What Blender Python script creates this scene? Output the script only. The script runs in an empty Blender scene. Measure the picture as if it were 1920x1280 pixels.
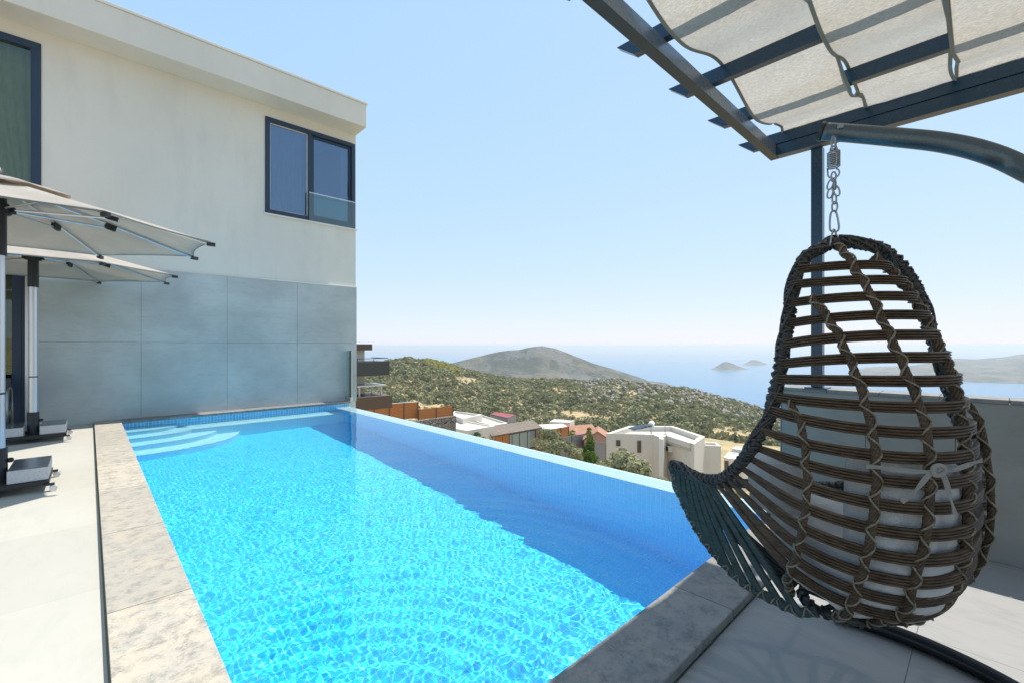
import bpy, math, random
import numpy as np
from mathutils import Vector, Matrix
random.seed(7); rng = np.random.default_rng(7)
scene = bpy.context.scene
COL = scene.collection
R = math.radians
# ------------------------------------------------------------------ camera frame (X along the house wall, Y along the pool)
EYE = 1.25; FPX = 841.0; HOR = 648.0; YAW = 43.3
FX, FY = math.sin(R(YAW)), math.cos(R(YAW))
RX, RY = math.cos(R(YAW)), -math.sin(R(YAW))
def at(px, py, d):
    a = (px-960)/FPX; b = (HOR-py)/FPX
    return Vector((d*(FX+a*RX), d*(FY+a*RY), EYE+b*d))
def on_z(px, py, z):
    return at(px, py, (z-EYE)/((HOR-py)/FPX))
# ------------------------------------------------------------------ object helpers
def tag(o, label=None, cat=None, group=None, kind=None):
    if label: o['label'] = label
    if cat: o['category'] = cat
    if group: o['group'] = group
    if kind: o['kind'] = kind
    return o
def thing(name, label, cat, loc=(0,0,0), group=None, rz=0):
    o = bpy.data.objects.new(name, None); COL.objects.link(o)
    o.location = loc; o.rotation_euler = (0,0,rz); o.empty_display_size = .1
    return tag(o, label, cat, group)
def copy_tree(o, parent=None):
    c = o.copy(); COL.objects.link(c); c.parent = parent
    for ch in [x for x in COL.objects if x.parent == o]: copy_tree(ch, c)
    return c
class MB:
    def __init__(s): s.v = []; s.f = []; s.m = []
    def add(s, vs, fs, mi=0):
        n = len(s.v); s.v += [tuple(v) for v in vs]
        s.f += [tuple(i+n for i in f) for f in fs]; s.m += [mi]*len(fs); return s
    def box(s, x0,x1,y0,y1,z0,z1, mi=0):
        return s.add([(x0,y0,z0),(x1,y0,z0),(x1,y1,z0),(x0,y1,z0),(x0,y0,z1),(x1,y0,z1),(x1,y1,z1),(x0,y1,z1)],
                     [(0,3,2,1),(4,5,6,7),(0,1,5,4),(1,2,6,5),(2,3,7,6),(3,0,4,7)], mi)
    def obox(s, c, ax, ay, az, mi=0):
        c=Vector(c); ax=Vector(ax); ay=Vector(ay); az=Vector(az)
        vs=[c+i*ax+j*ay+k*az for k in (-1,1) for (i,j) in ((-1,-1),(1,-1),(1,1),(-1,1))]
        return s.add(vs, [(0,3,2,1),(4,5,6,7),(0,1,5,4),(1,2,6,5),(2,3,7,6),(3,0,4,7)], mi)
    def bar(s, p, q, w, h, up=(0,0,1), mi=0):
        p=Vector(p); q=Vector(q); d=(q-p); L=d.length; d/=L
        sd=d.cross(Vector(up)).normalized(); u=sd.cross(d).normalized()
        return s.obox((p+q)/2, d*L/2, sd*w/2, u*h/2, mi)
    def prism(s, pts, z0, z1, mi=0):
        n=len(pts)
        vs=[(p[0],p[1],z0) for p in pts]+[(p[0],p[1],z1) for p in pts]
        ar=sum(pts[i][0]*pts[(i+1)%n][1]-pts[(i+1)%n][0]*pts[i][1] for i in range(n))
        fs=[tuple(range(n-1,-1,-1)), tuple(range(n,2*n))]+[(i,(i+1)%n,(i+1)%n+n,i+n) for i in range(n)]
        if ar<0: fs=[tuple(reversed(f)) for f in fs]
        return s.add(vs, fs, mi)
    def sweep(s, pts, prof, normals=None, closed=False, caps=True, mi=0, scale=None):
        """prof: list of (side, up) offsets; normals: per point up vectors (else transported)"""
        pts=[Vector(p) for p in pts]; n=len(pts); k=len(prof); vs=[]; prev=None
        for i,p in enumerate(pts):
            if closed: t=pts[(i+1)%n]-pts[i-1]
            else: t=pts[min(i+1,n-1)]-pts[max(i-1,0)]
            t.normalize()
            if normals is not None: u=Vector(normals[i])
            elif prev is None: u=Vector((0,0,1)) if abs(t.z)<.9 else Vector((1,0,0))
            else: u=prev
            u=(u-t*u.dot(t)).normalized(); prev=u; sd=t.cross(u)
            sc=scale[i] if scale is not None else 1
            vs += [p+sd*a*sc+u*b*sc for a,b in prof]
        fs=[]
        for i in range(n if closed else n-1):
            j=(i+1)%n
            for q in range(k): fs.append((i*k+q, i*k+(q+1)%k, j*k+(q+1)%k, j*k+q))
        if caps and not closed:
            fs.append(tuple(range(k-1,-1,-1))); fs.append(tuple((n-1)*k+q for q in range(k)))
        return s.add(vs, fs, mi)
    def tube(s, pts, r, n=8, closed=False, mi=0, scale=None):
        return s.sweep(pts, [(r*math.cos(2*math.pi*i/n), r*math.sin(2*math.pi*i/n)) for i in range(n)], closed=closed, mi=mi, scale=scale)
    def lathe(s, c, prof, n=16, mi=0):
        c=Vector(c); vs=[]
        for (r,z) in prof: vs += [c+Vector((r*math.cos(2*math.pi*i/n), r*math.sin(2*math.pi*i/n), z)) for i in range(n)]
        fs=[(j*n+i, j*n+(i+1)%n, (j+1)*n+(i+1)%n, (j+1)*n+i) for j in range(len(prof)-1) for i in range(n)]
        fs.append(tuple(range(n-1,-1,-1))); fs.append(tuple((len(prof)-1)*n+i for i in range(n)))
        return s.add(vs, fs, mi)
    def build(s, name, mat, parent=None, smooth=False, bevel=0, off=None, seg=2, angle=None):
        me=bpy.data.meshes.new(name); me.from_pydata(s.v, [], s.f)
        mats = mat if isinstance(mat,(list,tuple)) else [mat]
        for m in mats: me.materials.append(m)
        if len(mats)>1: me.polygons.foreach_set('material_index', s.m)
        if smooth:
            me.polygons.foreach_set('use_smooth', [True]*len(me.polygons))
            if smooth=='angle': me.set_sharp_from_angle(angle=R(angle or 40))
        me.validate(); me.update()
        o=bpy.data.objects.new(name, me); COL.objects.link(o)
        if parent is not None:
            o.parent=parent
            if parent.type=='EMPTY': o.location=-Vector(parent.location) if off is None else off
        if bevel:
            b=o.modifiers.new('bevel','BEVEL'); b.width=bevel; b.segments=seg; b.limit_method='ANGLE'; b.angle_limit=R(50); b.harden_normals=False
        return o
def np_mesh(name, v, f, mat, parent=None, smooth=False):
    """v (n,3), f (m,k) arrays"""
    me=bpy.data.meshes.new(name); v=np.asarray(v,dtype=np.float32); f=np.asarray(f,dtype=np.int32)
    m,k=f.shape
    me.vertices.add(len(v)); me.vertices.foreach_set('co', v.ravel())
    me.loops.add(m*k); me.loops.foreach_set('vertex_index', f.ravel())
    me.polygons.add(m); me.polygons.foreach_set('loop_start', np.arange(m,dtype=np.int32)*k)
    me.polygons.foreach_set('loop_total', np.full(m,k,dtype=np.int32))
    if smooth: me.polygons.foreach_set('use_smooth', np.ones(m,dtype=bool))
    me.update(calc_edges=True); me.validate()
    me.materials.append(mat)
    o=bpy.data.objects.new(name, me); COL.objects.link(o)
    if parent is not None:
        o.parent=parent
        if parent.type=='EMPTY': o.location=-Vector(parent.location)
    return o
def grid_mesh(name, P, mat, smooth=True, parent=None):
    ny,nx,_=P.shape; idx=np.arange(ny*nx).reshape(ny,nx)
    f=np.stack([idx[:-1,:-1],idx[:-1,1:],idx[1:,1:],idx[1:,:-1]],-1).reshape(-1,4)
    return np_mesh(name, P.reshape(-1,3), f, mat, parent, smooth)
# ------------------------------------------------------------------ node helpers
class NT:
    def __init__(s, name):
        s.m=bpy.data.materials.new(name); s.m.use_nodes=True; s.t=s.m.node_tree; s.t.nodes.clear()
        s.out=s.t.nodes.new('ShaderNodeOutputMaterial')
    def n(s, typ, ins=None, **kw):
        nd=s.t.nodes.new('ShaderNode'+typ)
        for k,v in kw.items(): setattr(nd,k,v)
        for k,v in (ins or {}).items():
            sk=nd.inputs[k]
            if isinstance(v, bpy.types.NodeSocket): s.t.links.new(v, sk)
            else: sk.default_value=v
        return nd
    def coord(s, w='Object'): return s.n('TexCoord').outputs[w]
    def mapped(s, scale=(1,1,1), rot=(0,0,0), loc=(0,0,0), w='Object'):
        return s.n('Mapping', {'Vector':s.coord(w),'Scale':scale,'Rotation':rot,'Location':loc}).outputs[0]
    def noise(s, scale, detail=4, rough=.55, vec=None, dist=0, out='Fac'):
        d={'Scale':scale,'Detail':detail,'Roughness':rough,'Distortion':dist}
        d['Vector']=vec if vec is not None else s.coord()
        return s.n('TexNoise', d).outputs[out]
    def ramp(s, fac, stops, interp='LINEAR'):
        nd=s.n('ValToRGB', {'Fac':fac}); cr=nd.color_ramp; cr.interpolation=interp
        while len(cr.elements)<len(stops): cr.elements.new(.5)
        for e,(p,c) in zip(cr.elements, stops):
            e.position=p; e.color=(c,c,c,1) if isinstance(c,(int,float)) else (*c,1)
        return nd.outputs['Color']
    def mix(s, fac, a, b, blend='MIX'):
        nd=s.n('Mix', data_type='RGBA', blend_type=blend)
        for sk,v in ((nd.inputs[0],fac),(nd.inputs[6],a),(nd.inputs[7],b)):
            if isinstance(v, bpy.types.NodeSocket): s.t.links.new(v, sk)
            else: sk.default_value = v if isinstance(v,(int,float)) else (*v,1)
        return nd.outputs[2]
    def math(s, op, a, b=0, c=0):
        nd=s.n('Math', operation=op)
        for i,v in enumerate((a,b,c)):
            if isinstance(v, bpy.types.NodeSocket): s.t.links.new(v, nd.inputs[i])
            else: nd.inputs[i].default_value=v
        return nd.outputs[0]
    def bump(s, h, strength=.3, dist=.01, normal=None):
        d={'Height':h,'Strength':strength,'Distance':dist}
        if normal is not None: d['Normal']=normal
        return s.n('Bump', d).outputs[0]
    def pbr(s, color, rough=.6, metal=0, normal=None, spec=.5, **extra):
        d={'Roughness':rough,'Metallic':metal,'Specular IOR Level':spec}
        d['Base Color']=color if isinstance(color, bpy.types.NodeSocket) else (*color,1)
        if normal is not None: d['Normal']=normal
        d.update(extra)
        b=s.n('BsdfPrincipled', d); s.t.links.new(b.outputs[0], s.out.inputs[0]); return s.m
    def surf(s, shader):
        s.t.links.new(shader, s.out.inputs[0]); return s.m
M={}
def simple(name, col, rough=.5, metal=0, var=.12, scale=8, bump=.0, bscale=60, spec=.5):
    t=NT(name); n=t.noise(scale,5,.6)
    c=t.mix(t.ramp(n,[(.3,0),(.7,1)]), [x*(1-var) for x in col], [min(1,x*(1+var)) for x in col])
    nm=t.bump(t.noise(bscale,3,.6), bump, .004) if bump else None
    M[name]=t.pbr(c, rough, metal, nm, spec); return M[name]
# ------------------------------------------------------------------ materials
def mk_plaster(name, col, streak=.06):
    t=NT(name)
    a=t.noise(.7,5,.6,t.mapped((1,1,.6))); b=t.noise(45,3,.6); c=t.noise(3,5,.65,t.mapped((1,1,.25)))
    base=t.mix(t.ramp(a,[(.3,0),(.7,1)]), [x*(1-streak) for x in col], [x*(1+streak*.6) for x in col])
    base=t.mix(t.math('MULTIPLY',t.ramp(c,[(.52,0),(.8,1)]),.5), base, [x*.82 for x in col]); dr=t.noise(9,4,.6,t.mapped((1,1,.05))); base=t.mix(t.math('MULTIPLY',t.ramp(dr,[(.60,0),(.72,1)]),.10), base, [x*.72 for x in col])
    M[name]=t.pbr(base,.85,0,t.bump(b,.25,.003),.3)
mk_plaster('plaster',(.69,.655,.585)); mk_plaster('plaster_far',(.70,.64,.555),.05); mk_plaster('plaster_pink',(.48,.29,.22),.06)
mk_plaster('plaster_white',(.74,.72,.68),.04)
def mk_cladding(name, col):
    t=NT(name)
    a=t.noise(.9,7,.62,t.mapped((1,1,1.3)),.4); b=t.noise(5,7,.7,t.mapped((1,1,3))); c=t.noise(70,3,.6)
    base=t.mix(t.ramp(a,[(.28,0),(.72,1)]), [x*.78 for x in col], [x*1.16 for x in col])
    base=t.mix(t.math('MULTIPLY',t.ramp(b,[(.5,0),(.75,1)]),.55), base, [x*.74 for x in col])
    M[name]=t.pbr(base,.48,0,t.bump(c,.12,.002),.4)
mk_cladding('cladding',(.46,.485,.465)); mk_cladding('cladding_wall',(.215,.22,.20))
def mk_deck(name, sx, sy, ox=0, oy=0, col=(.45,.43,.375),mort=.8,st=.5):
    t=NT(name); v=t.mapped((1,1,1),(0,0,0),(ox,oy,0))
    br=t.n('TexBrick',{'Vector':v,'Scale':1.0,'Mortar Size':.0022,'Mortar Smooth':.2,'Brick Width':sx,'Row Height':sy,'Bias':0,
        'Color1':(*[x*.96 for x in col],1),'Color2':(*[x*1.04 for x in col],1),'Mortar':(*[x*mort for x in col],1)},offset=0.0,squash=1)
    a=t.noise(1.2,7,.65); b=t.noise(9,7,.72,t.mapped((1,.35,1),(0,0,.6)),.6); c=t.noise(120,3,.6)
    base=t.mix(t.math('MULTIPLY',t.ramp(a,[(.35,0),(.7,1)]),.35), br.outputs[0], [col[0]*.86,col[1]*.85,col[2]*.84])
    base=t.mix(t.math('MULTIPLY',t.ramp(b,[(.5,0),(.72,1)]),.6*st), base, [col[0]*.74,col[1]*.76,col[2]*.78])
    h=t.math('SUBTRACT',t.math('MULTIPLY',c,.2),t.math('MULTIPLY',br.outputs['Fac'],1.0))
    M[name]=t.pbr(base,.62,0,t.bump(h,.35,.002),.35)
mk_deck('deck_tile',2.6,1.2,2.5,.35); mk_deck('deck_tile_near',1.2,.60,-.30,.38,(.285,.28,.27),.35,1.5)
def mk_coping(name, tint=(1,1,1), seam=1.0, along='y', off=0):
    t=NT(name); v=t.mapped()
    a=t.noise(3.5,10,.78,v,.15); b=t.noise(11,10,.82,v,.2); c=t.noise(55,7,.85,v,0); d=t.noise(3.1,9,.78,t.mapped((1,1,1),(0,0,0),(5,3,1)),.3)
    g=[.36*tint[0],.34*tint[1],.31*tint[2]]; y=[.45*tint[0],.40*tint[1],.325*tint[2]]; k=[.17*tint[0],.165*tint[1],.16*tint[2]]
    base=t.mix(t.ramp(a,[(.38,0),(.62,1)]), g, y)
    base=t.mix(t.math('MULTIPLY',t.ramp(b,[(.48,0),(.60,1)]),.72), base, k)
    base=t.mix(t.math('MULTIPLY',t.ramp(c,[(.52,0),(.7,1)]),.5), base, [.52*tint[0],.49*tint[1],.43*tint[2]])
    base=t.mix(t.math('MULTIPLY',t.ramp(d,[(.56,0),(.66,1)]),.6), base, [.40*tint[0],.32*tint[1],.21*tint[2]])
    sp=t.n('SeparateXYZ',{'Vector':t.coord()}); u=sp.outputs[1 if along=='y' else 0]
    fr=t.math('FRACT',t.math('DIVIDE',t.math('ADD',u,off),seam)); ln=t.math('LESS_THAN',t.math('ABSOLUTE',t.math('SUBTRACT',fr,.5)),.003/seam)
    wn=t.n('TexWhiteNoise',{'W':t.math('FLOOR',t.math('ADD',t.math('DIVIDE',t.math('ADD',u,off),seam),.5))},noise_dimensions='1D').outputs[0]
    base=t.mix(t.math('MULTIPLY',wn,.42), base, [x*.62 for x in g])
    base=t.mix(t.math('MULTIPLY',ln,.85), base, (.05,.045,.04))
    h=t.math('ADD',t.math('MULTIPLY',b,.6),t.math('MULTIPLY',c,.4))
    M[name]=t.pbr(base,.7,0,t.bump(h,.5,.006),.3)
mk_coping('coping_y',(1.12,1.10,1.05),seam=1.2,along='y',off=-1.02); mk_coping('coping_x',(.62,.66,.72),1.2,'x',-.42)  # same stone, sunlight and shade put into its two tints
def mk_mosaic(name, c1, c2, grout, size=.05, rough=.25):
    t=NT(name); sp=t.n('SeparateXYZ',{'Vector':t.coord()}); nn=t.n('SeparateXYZ',{'Vector':t.n('NewGeometry').outputs['Normal']})
    tot=None
    for i in range(3):
        fr=t.math('FRACT',t.math('DIVIDE',t.math('ADD',sp.outputs[i],100+.0123),size))
        ln=t.math('LESS_THAN',fr,.08); ax=t.math('LESS_THAN',t.math('ABSOLUTE',nn.outputs[i]),.7)
        ln=t.math('MULTIPLY',ln,ax); tot=ln if tot is None else t.math('MAXIMUM',tot,ln)
    fl=t.n('VectorMath',{0:t.n('VectorMath',{0:t.coord(),1:(100.0123,)*3},operation='ADD').outputs[0],1:(size,)*3},operation='DIVIDE')
    ce=t.n('VectorMath',{0:fl.outputs[0]},operation='FLOOR')
    w=t.n('TexWhiteNoise',{'Vector':ce.outputs[0]},noise_dimensions='3D').outputs[0]
    base=t.mix(w, c1, c2); base=t.mix(tot, base, grout)
    M[name]=t.pbr(base,rough,0,t.bump(t.math('MULTIPLY',tot,-1),.3,.002),.5)
mk_mosaic('mosaic',(.020,.61,.97),(.035,.67,.985),(.22,.80,.98)); mk_mosaic('mosaic_edge_sunlit',(.50,.72,.80),(.58,.78,.84),(.70,.84,.88))  # edge cap: strong sun on the same tile, put into its colour
mk_mosaic('mosaic_line',(.09,.36,.60),(.15,.46,.70),(.55,.72,.82))
# pool water: one refracting surface
t=NT('water'); M['water']=t.surf(t.n('BsdfGlass',{'Color':(.97,.995,1,1),'Roughness':0,'IOR':1.33}).outputs[0])
# metals, glass, fabrics
def mk_frame(name, col, rough=.35, metal=.0):
    t=NT(name); n=t.noise(30,4,.6); c=t.mix(n,[x*.9 for x in col],[x*1.1 for x in col])
    M[name]=t.pbr(c,t.math('ADD',t.math('MULTIPLY',n,.15),rough-.07),metal,t.bump(t.noise(300,2,.5),.05,.001),.5)
mk_frame('navy_frame',(.012,.03,.062),.38); mk_frame('dark_metal',(.018,.02,.022),.42); mk_frame('pergola_face_lit',(.13,.17,.23),.28,.2); mk_frame('pergola_paint',(.010,.042,.078),.26)
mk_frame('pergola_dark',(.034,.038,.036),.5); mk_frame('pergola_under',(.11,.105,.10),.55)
def mk_hammered(name, col):
    t=NT(name); v=t.n('TexVoronoi',{'Vector':t.coord(),'Scale':260.0},feature='F1').outputs[0]; n=t.noise(180,3,.6)
    c=t.mix(n,[x*.6 for x in col],[x*1.6 for x in col])
    M[name]=t.pbr(c,.33,.75,t.bump(t.math('ADD',v,n),.18,.0012),.5)
mk_hammered('hammered',(.085,.11,.125)); mk_hammered('hammered_dark',(.022,.024,.026))
t=NT('aluminium'); M['aluminium']=t.pbr(t.mix(t.noise(20,3,.6,t.mapped((8,8,.4))),(.52,.54,.57),(.66,.68,.71)),.30,.9,None,.5)
t=NT('steel'); M['steel']=t.pbr(t.mix(t.noise(60,3,.6),(.20,.22,.24),(.42,.44,.46)),.34,.9,None,.5)
def mk_glass(name, tint, refl=.16, reflcol=(1,1,1)):
    t=NT(name); fr=t.n('Fresnel',{'IOR':1.5}).outputs[0]
    f=t.math('MINIMUM',t.math('ADD',fr,refl),.95)
    nm=t.bump(t.noise(1.6,2,.5),.03,.02)
    M[name]=t.surf(t.n('MixShader',{0:f,1:t.n('BsdfTransparent',{'Color':(*tint,1)}).outputs[0],2:t.n('BsdfGlossy',{'Color':(*reflcol,1),'Roughness':.01,'Normal':nm}).outputs[0]}).outputs[0])
mk_glass('window_glass',(.66,.72,.76),.15,(.62,.78,1)); mk_glass('door_glass',(.80,.82,.60),.03,(.8,.95,1)); mk_glass('clear_glass',(.80,.92,.90),.03)
def mk_cloth(name, col, trans=.4, weave=0, wscale=400, open_=0, wrinkle=.2, wr=6):
    t=NT(name); n=t.noise(wr,6,.62); c=t.mix(t.ramp(n,[(.3,0),(.7,1)]),[x*.9 for x in col],[min(1,x*1.06) for x in col])
    h=t.math('MULTIPLY',n,1.0)
    if weave:
        wv=t.n('TexWave',{'Vector':t.mapped((1,1,1)),'Scale':wscale,'Distortion':1.0,'Detail':2},wave_type='BANDS',bands_direction='Y').outputs[1]
        sp=t.noise(220,2,.7,t.mapped((1,.25,1)))
        c=t.mix(t.math('MULTIPLY',t.ramp(sp,[(.35,0),(.65,1)]),.7), c, [x*.55 for x in col]); h=t.math('ADD',h,t.math('MULTIPLY',sp,.12))
    nm=t.bump(h,wrinkle,.02)
    d=t.n('BsdfDiffuse',{'Color':c,'Roughness':.8,'Normal':nm}).outputs[0]; tr=t.n('BsdfTranslucent',{'Color':c,'Normal':nm}).outputs[0]
    sh=t.n('MixShader',{0:trans,1:d,2:tr}).outputs[0]
    if open_: sh=t.n('MixShader',{0:open_,1:sh,2:t.n('BsdfTransparent').outputs[0]}).outputs[0]
    M[name]=t.surf(sh)
mk_cloth('canopy_cloth',(.62,.56,.49),.30,wrinkle=.10,wr=3); mk_cloth('shade_cloth',(.60,.545,.465),.42,1,90,.03,.15,5); mk_cloth('cushion_cloth',(.56,.55,.53),.05,0,wrinkle=1.0,wr=11)
mk_cloth('curtain_cloth',(.66,.66,.64),.35,wrinkle=.1); mk_cloth('ribbon_cloth',(.33,.32,.295),.1,wrinkle=.2); mk_cloth('hem_cloth',(.34,.34,.30),.25)
def mk_wicker(name, a, b, rough=.42):
    t=NT(name); w=t.noise(26,4,.65,t.mapped((1,1,6))); w2=t.noise(9,4,.6)
    c=t.mix(t.ramp(w,[(.35,0),(.65,1)]),a,b); c=t.mix(t.math('MULTIPLY',t.ramp(w2,[(.5,0),(.7,1)]),.4),c,[x*.55 for x in a])
    M[name]=t.pbr(c,rough,0,t.bump(t.noise(160,3,.6),.25,.0015),.28)
mk_wicker('wicker',(.048,.030,.019),(.118,.080,.049),.5); mk_wicker('wicker_dark',(.028,.030,.030),(.075,.072,.066)); mk_wicker('wicker_skylit',(.026,.050,.052),(.070,.105,.102),.45); mk_wicker('wicker_tan',(.13,.11,.075),(.26,.225,.16),.5)  # lip and keel: cool sky reflection put into the wicker colour
def mk_wood(name, a, b, slat=.12):
    t=NT(name); sp=t.n('SeparateXYZ',{'Vector':t.coord()}); v=t.mapped((.6,.6,14)); g=t.noise(3,6,.65,v,.5)
    c=t.mix(t.ramp(g,[(.3,0),(.7,1)]),a,b)
    fr=t.math('FRACT',t.math('DIVIDE',sp.outputs[2],slat)); ln=t.math('LESS_THAN',fr,.10)
    c=t.mix(t.math('MULTIPLY',ln,.75),c,(.04,.02,.01))
    M[name]=t.pbr(c,.5,0,t.bump(t.math('MULTIPLY',ln,-1),.5,.01),.4)
mk_wood('fence_wood',(.36,.13,.035),(.52,.21,.06),.14); mk_wood('grey_wood',(.26,.26,.26),(.34,.34,.34),.16)
def mk_rooftile(name, a, b, s=14):
    t=NT(name); n=t.noise(2,6,.7); w=t.noise(12,5,.7); c=t.mix(t.ramp(n,[(.3,0),(.7,1)]),a,b); c=t.mix(t.math('MULTIPLY',w,.4),c,[x*.5 for x in a])
    M[name]=t.pbr(c,.8,0,t.bump(w,.5,.05),.2)
mk_rooftile('terracotta',(.36,.17,.11),(.50,.27,.18)); mk_rooftile('red_sheet',(.28,.07,.08),(.36,.12,.12)); mk_rooftile('brown_roof',(.17,.13,.10),(.27,.22,.18)); mk_rooftile('flat_roof',(.52,.47,.40),(.62,.57,.50))
simple('granite',(.13,.13,.135),.16,0,.3,90,.05); simple('granite_side',(.56,.56,.56),.75,0,.15,60,.2); simple('rubber',(.02,.02,.02),.6); simple('plastic_white',(.68,.67,.64),.4)
simple('brown_shutter',(.10,.065,.045),.5); simple('interior_wall',(.26,.27,.25),.9); simple('interior_dark',(.05,.055,.055),.7); simple('yellow_cloth',(.55,.36,.02),.8); simple('blue_cloth',(.03,.10,.25),.8)
simple('solar_panel',(.012,.016,.03),.12,0,.2,20); simple('concrete',(.42,.40,.37),.85,0,.15,2,.3,30)
t=NT('stone_wall'); vo=t.n('TexVoronoi',{'Vector':t.mapped((1,1,1.2)),'Scale':2.6},feature='DISTANCE_TO_EDGE').outputs[0]; vc=t.n('TexVoronoi',{'Vector':t.mapped((1,1,1.2)),'Scale':2.6},feature='F1').outputs['Color']
hs=t.n('RGBToBW',{'Color':vc}).outputs[0]; c=t.mix(hs,(.20,.18,.16),(.36,.33,.29)); c=t.mix(t.ramp(vo,[(.03,1),(.08,0)]),c,(.07,.06,.055)); M['stone_wall']=t.pbr(c,.9,0,t.bump(t.ramp(vo,[(0,0),(.15,1)]),.8,.05),.2)
def mk_leaf(name, a, b, trans=.3):
    t=NT(name); n=t.n('NewGeometry'); rnd=t.n('Attribute',attribute_name='tint').outputs['Fac']
    c=t.mix(rnd,a,b)
    d=t.n('BsdfDiffuse',{'Color':c}).outputs[0]; tr=t.n('BsdfTranslucent',{'Color':c}).outputs[0]
    M[name]=t.surf(t.n('MixShader',{0:trans,1:d,2:tr}).outputs[0])
mk_leaf('olive_leaf',(.15,.17,.09),(.38,.37,.22)); mk_leaf('cypress_leaf',(.05,.10,.025),(.17,.26,.06)); mk_leaf('scrub_leaf',(.14,.155,.07),(.42,.385,.21),.2); mk_leaf('scrub_dark',(.085,.10,.05),(.25,.24,.13),.2)
simple('bark',(.12,.095,.07),.9,0,.3,10,.4,30); simple('rock',(.21,.19,.165),.9,0,.35,.6,.6,3)

t=NT('far_glass'); n=t.noise(1.5,3,.6,t.mapped((3,3,.4))); M['far_glass']=t.pbr(t.mix(n,(.16,.22,.22),(.34,.40,.38)),.08,0,None,.6)
mk_mosaic('mosaic_shallow_lit',(.40,.85,.95),(.46,.88,.97),(.62,.92,.98))  # steps and bench: same tile, lightened in colour for sunlit shallow water
# ================================================================== site: deck, pool, house
WZ=-.11
d=MB(); d.box(-9,.052,-6,10.19,-.5,-.04); d.build('pool_deck',M['deck_tile'])['kind']='structure'
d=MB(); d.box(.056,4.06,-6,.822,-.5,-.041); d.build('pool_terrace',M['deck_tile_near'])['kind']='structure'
pool=thing('swimming_pool','turquoise mosaic infinity pool with slate coping, curved corner steps and a spill-over edge','swimming pool',(2.1,5.5,-1.5))
m=MB(); m.box(.06,.385,1.128,10.17,-.046,0); m.box(.061,.0625,1.128,10.17,-.049,-.046)
m.build('coping',M['coping_y'],pool,bevel=.006)
m=MB(); m.box(.06,4.27,.828,1.126,-.046,.0); m.build('coping',M['coping_x'],pool,bevel=.006)
m=MB(); m.box(.387,4.30,9.88,10.175,-.040,-.002); m.build('coping',M['coping_x'],pool,bevel=.004)
FZ=-1.62
m=MB(); m.box(.2,3.96,1.0,10.1,FZ-.1,FZ); m.box(.2,.375,1.0,10.1,FZ,-.0465); m.box(.375,3.96,1.0,1.12,FZ,-.0465)
m.build('basin',M['mosaic'],pool)
m=MB(); m.box(.375,4.27,9.9,10.1,FZ,-.0405); m.build('tiled_end_wall',M['mosaic_line'],pool)
m=MB(); m.box(3.96,4.27,1.122,9.899,-4.5,-.130); m.build('infinity_wall',M['mosaic'],pool)
m=MB(); m.box(3.956,4.275,1.123,9.898,-.1295,-.122); m.build('infinity_edge',M['mosaic_edge_sunlit'],pool)
m=MB(); m.box(4.16,4.27,.83,1.118,-4.5,-.0465); m.build('retaining_end',M['concrete'],pool)
m=MB(); m.box(.9,3.958,9.42,9.898,FZ,-.56); m.build('bench',M['mosaic_shallow_lit'],pool)
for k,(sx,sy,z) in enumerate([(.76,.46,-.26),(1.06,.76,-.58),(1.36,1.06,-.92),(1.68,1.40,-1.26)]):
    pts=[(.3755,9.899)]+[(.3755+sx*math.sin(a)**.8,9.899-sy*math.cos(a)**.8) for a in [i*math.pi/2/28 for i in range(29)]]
    m=MB(); m.prism(pts, FZ, z); m.build('step',M['mosaic_shallow_lit'],pool)
# water surface with fine ripples
nx,ny=760,1700
X=np.linspace(.376,4.235,nx); Y=np.linspace(1.121,9.899,ny); XX,YY=np.meshgrid(X,Y); Z=np.zeros_like(XX)
wr=np.random.default_rng(3)
amp=np.clip(1.15-(YY-1.1)/8.5*.75,.35,1.2)
for lam,A,n in ((.6,.0010,7),(.17,.00020,14),(.062,.000085,30),(.038,.000036,36)):
    for i in range(n):
        th=wr.uniform(0,2*math.pi); k=2*math.pi/(lam*wr.uniform(.75,1.35)); Z+=A*wr.uniform(.5,1.1)/math.sqrt(n)*1.5*np.sin(k*(XX*math.cos(th)+YY*math.sin(th))+wr.uniform(0,6.3))
rr=np.hypot(XX-1.2,YY-1.9); Z+=.0006*np.sin(rr*2*math.pi/.17)*np.exp(-((rr-1.4)/.9)**2)
edge=np.clip((4.235-XX)/.35,0,1)
Z=WZ+Z*amp*(.25+.75*edge)
water=grid_mesh('pool_water', np.stack([XX,YY,Z],-1), M['water'], True); water['kind']='structure'
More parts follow.
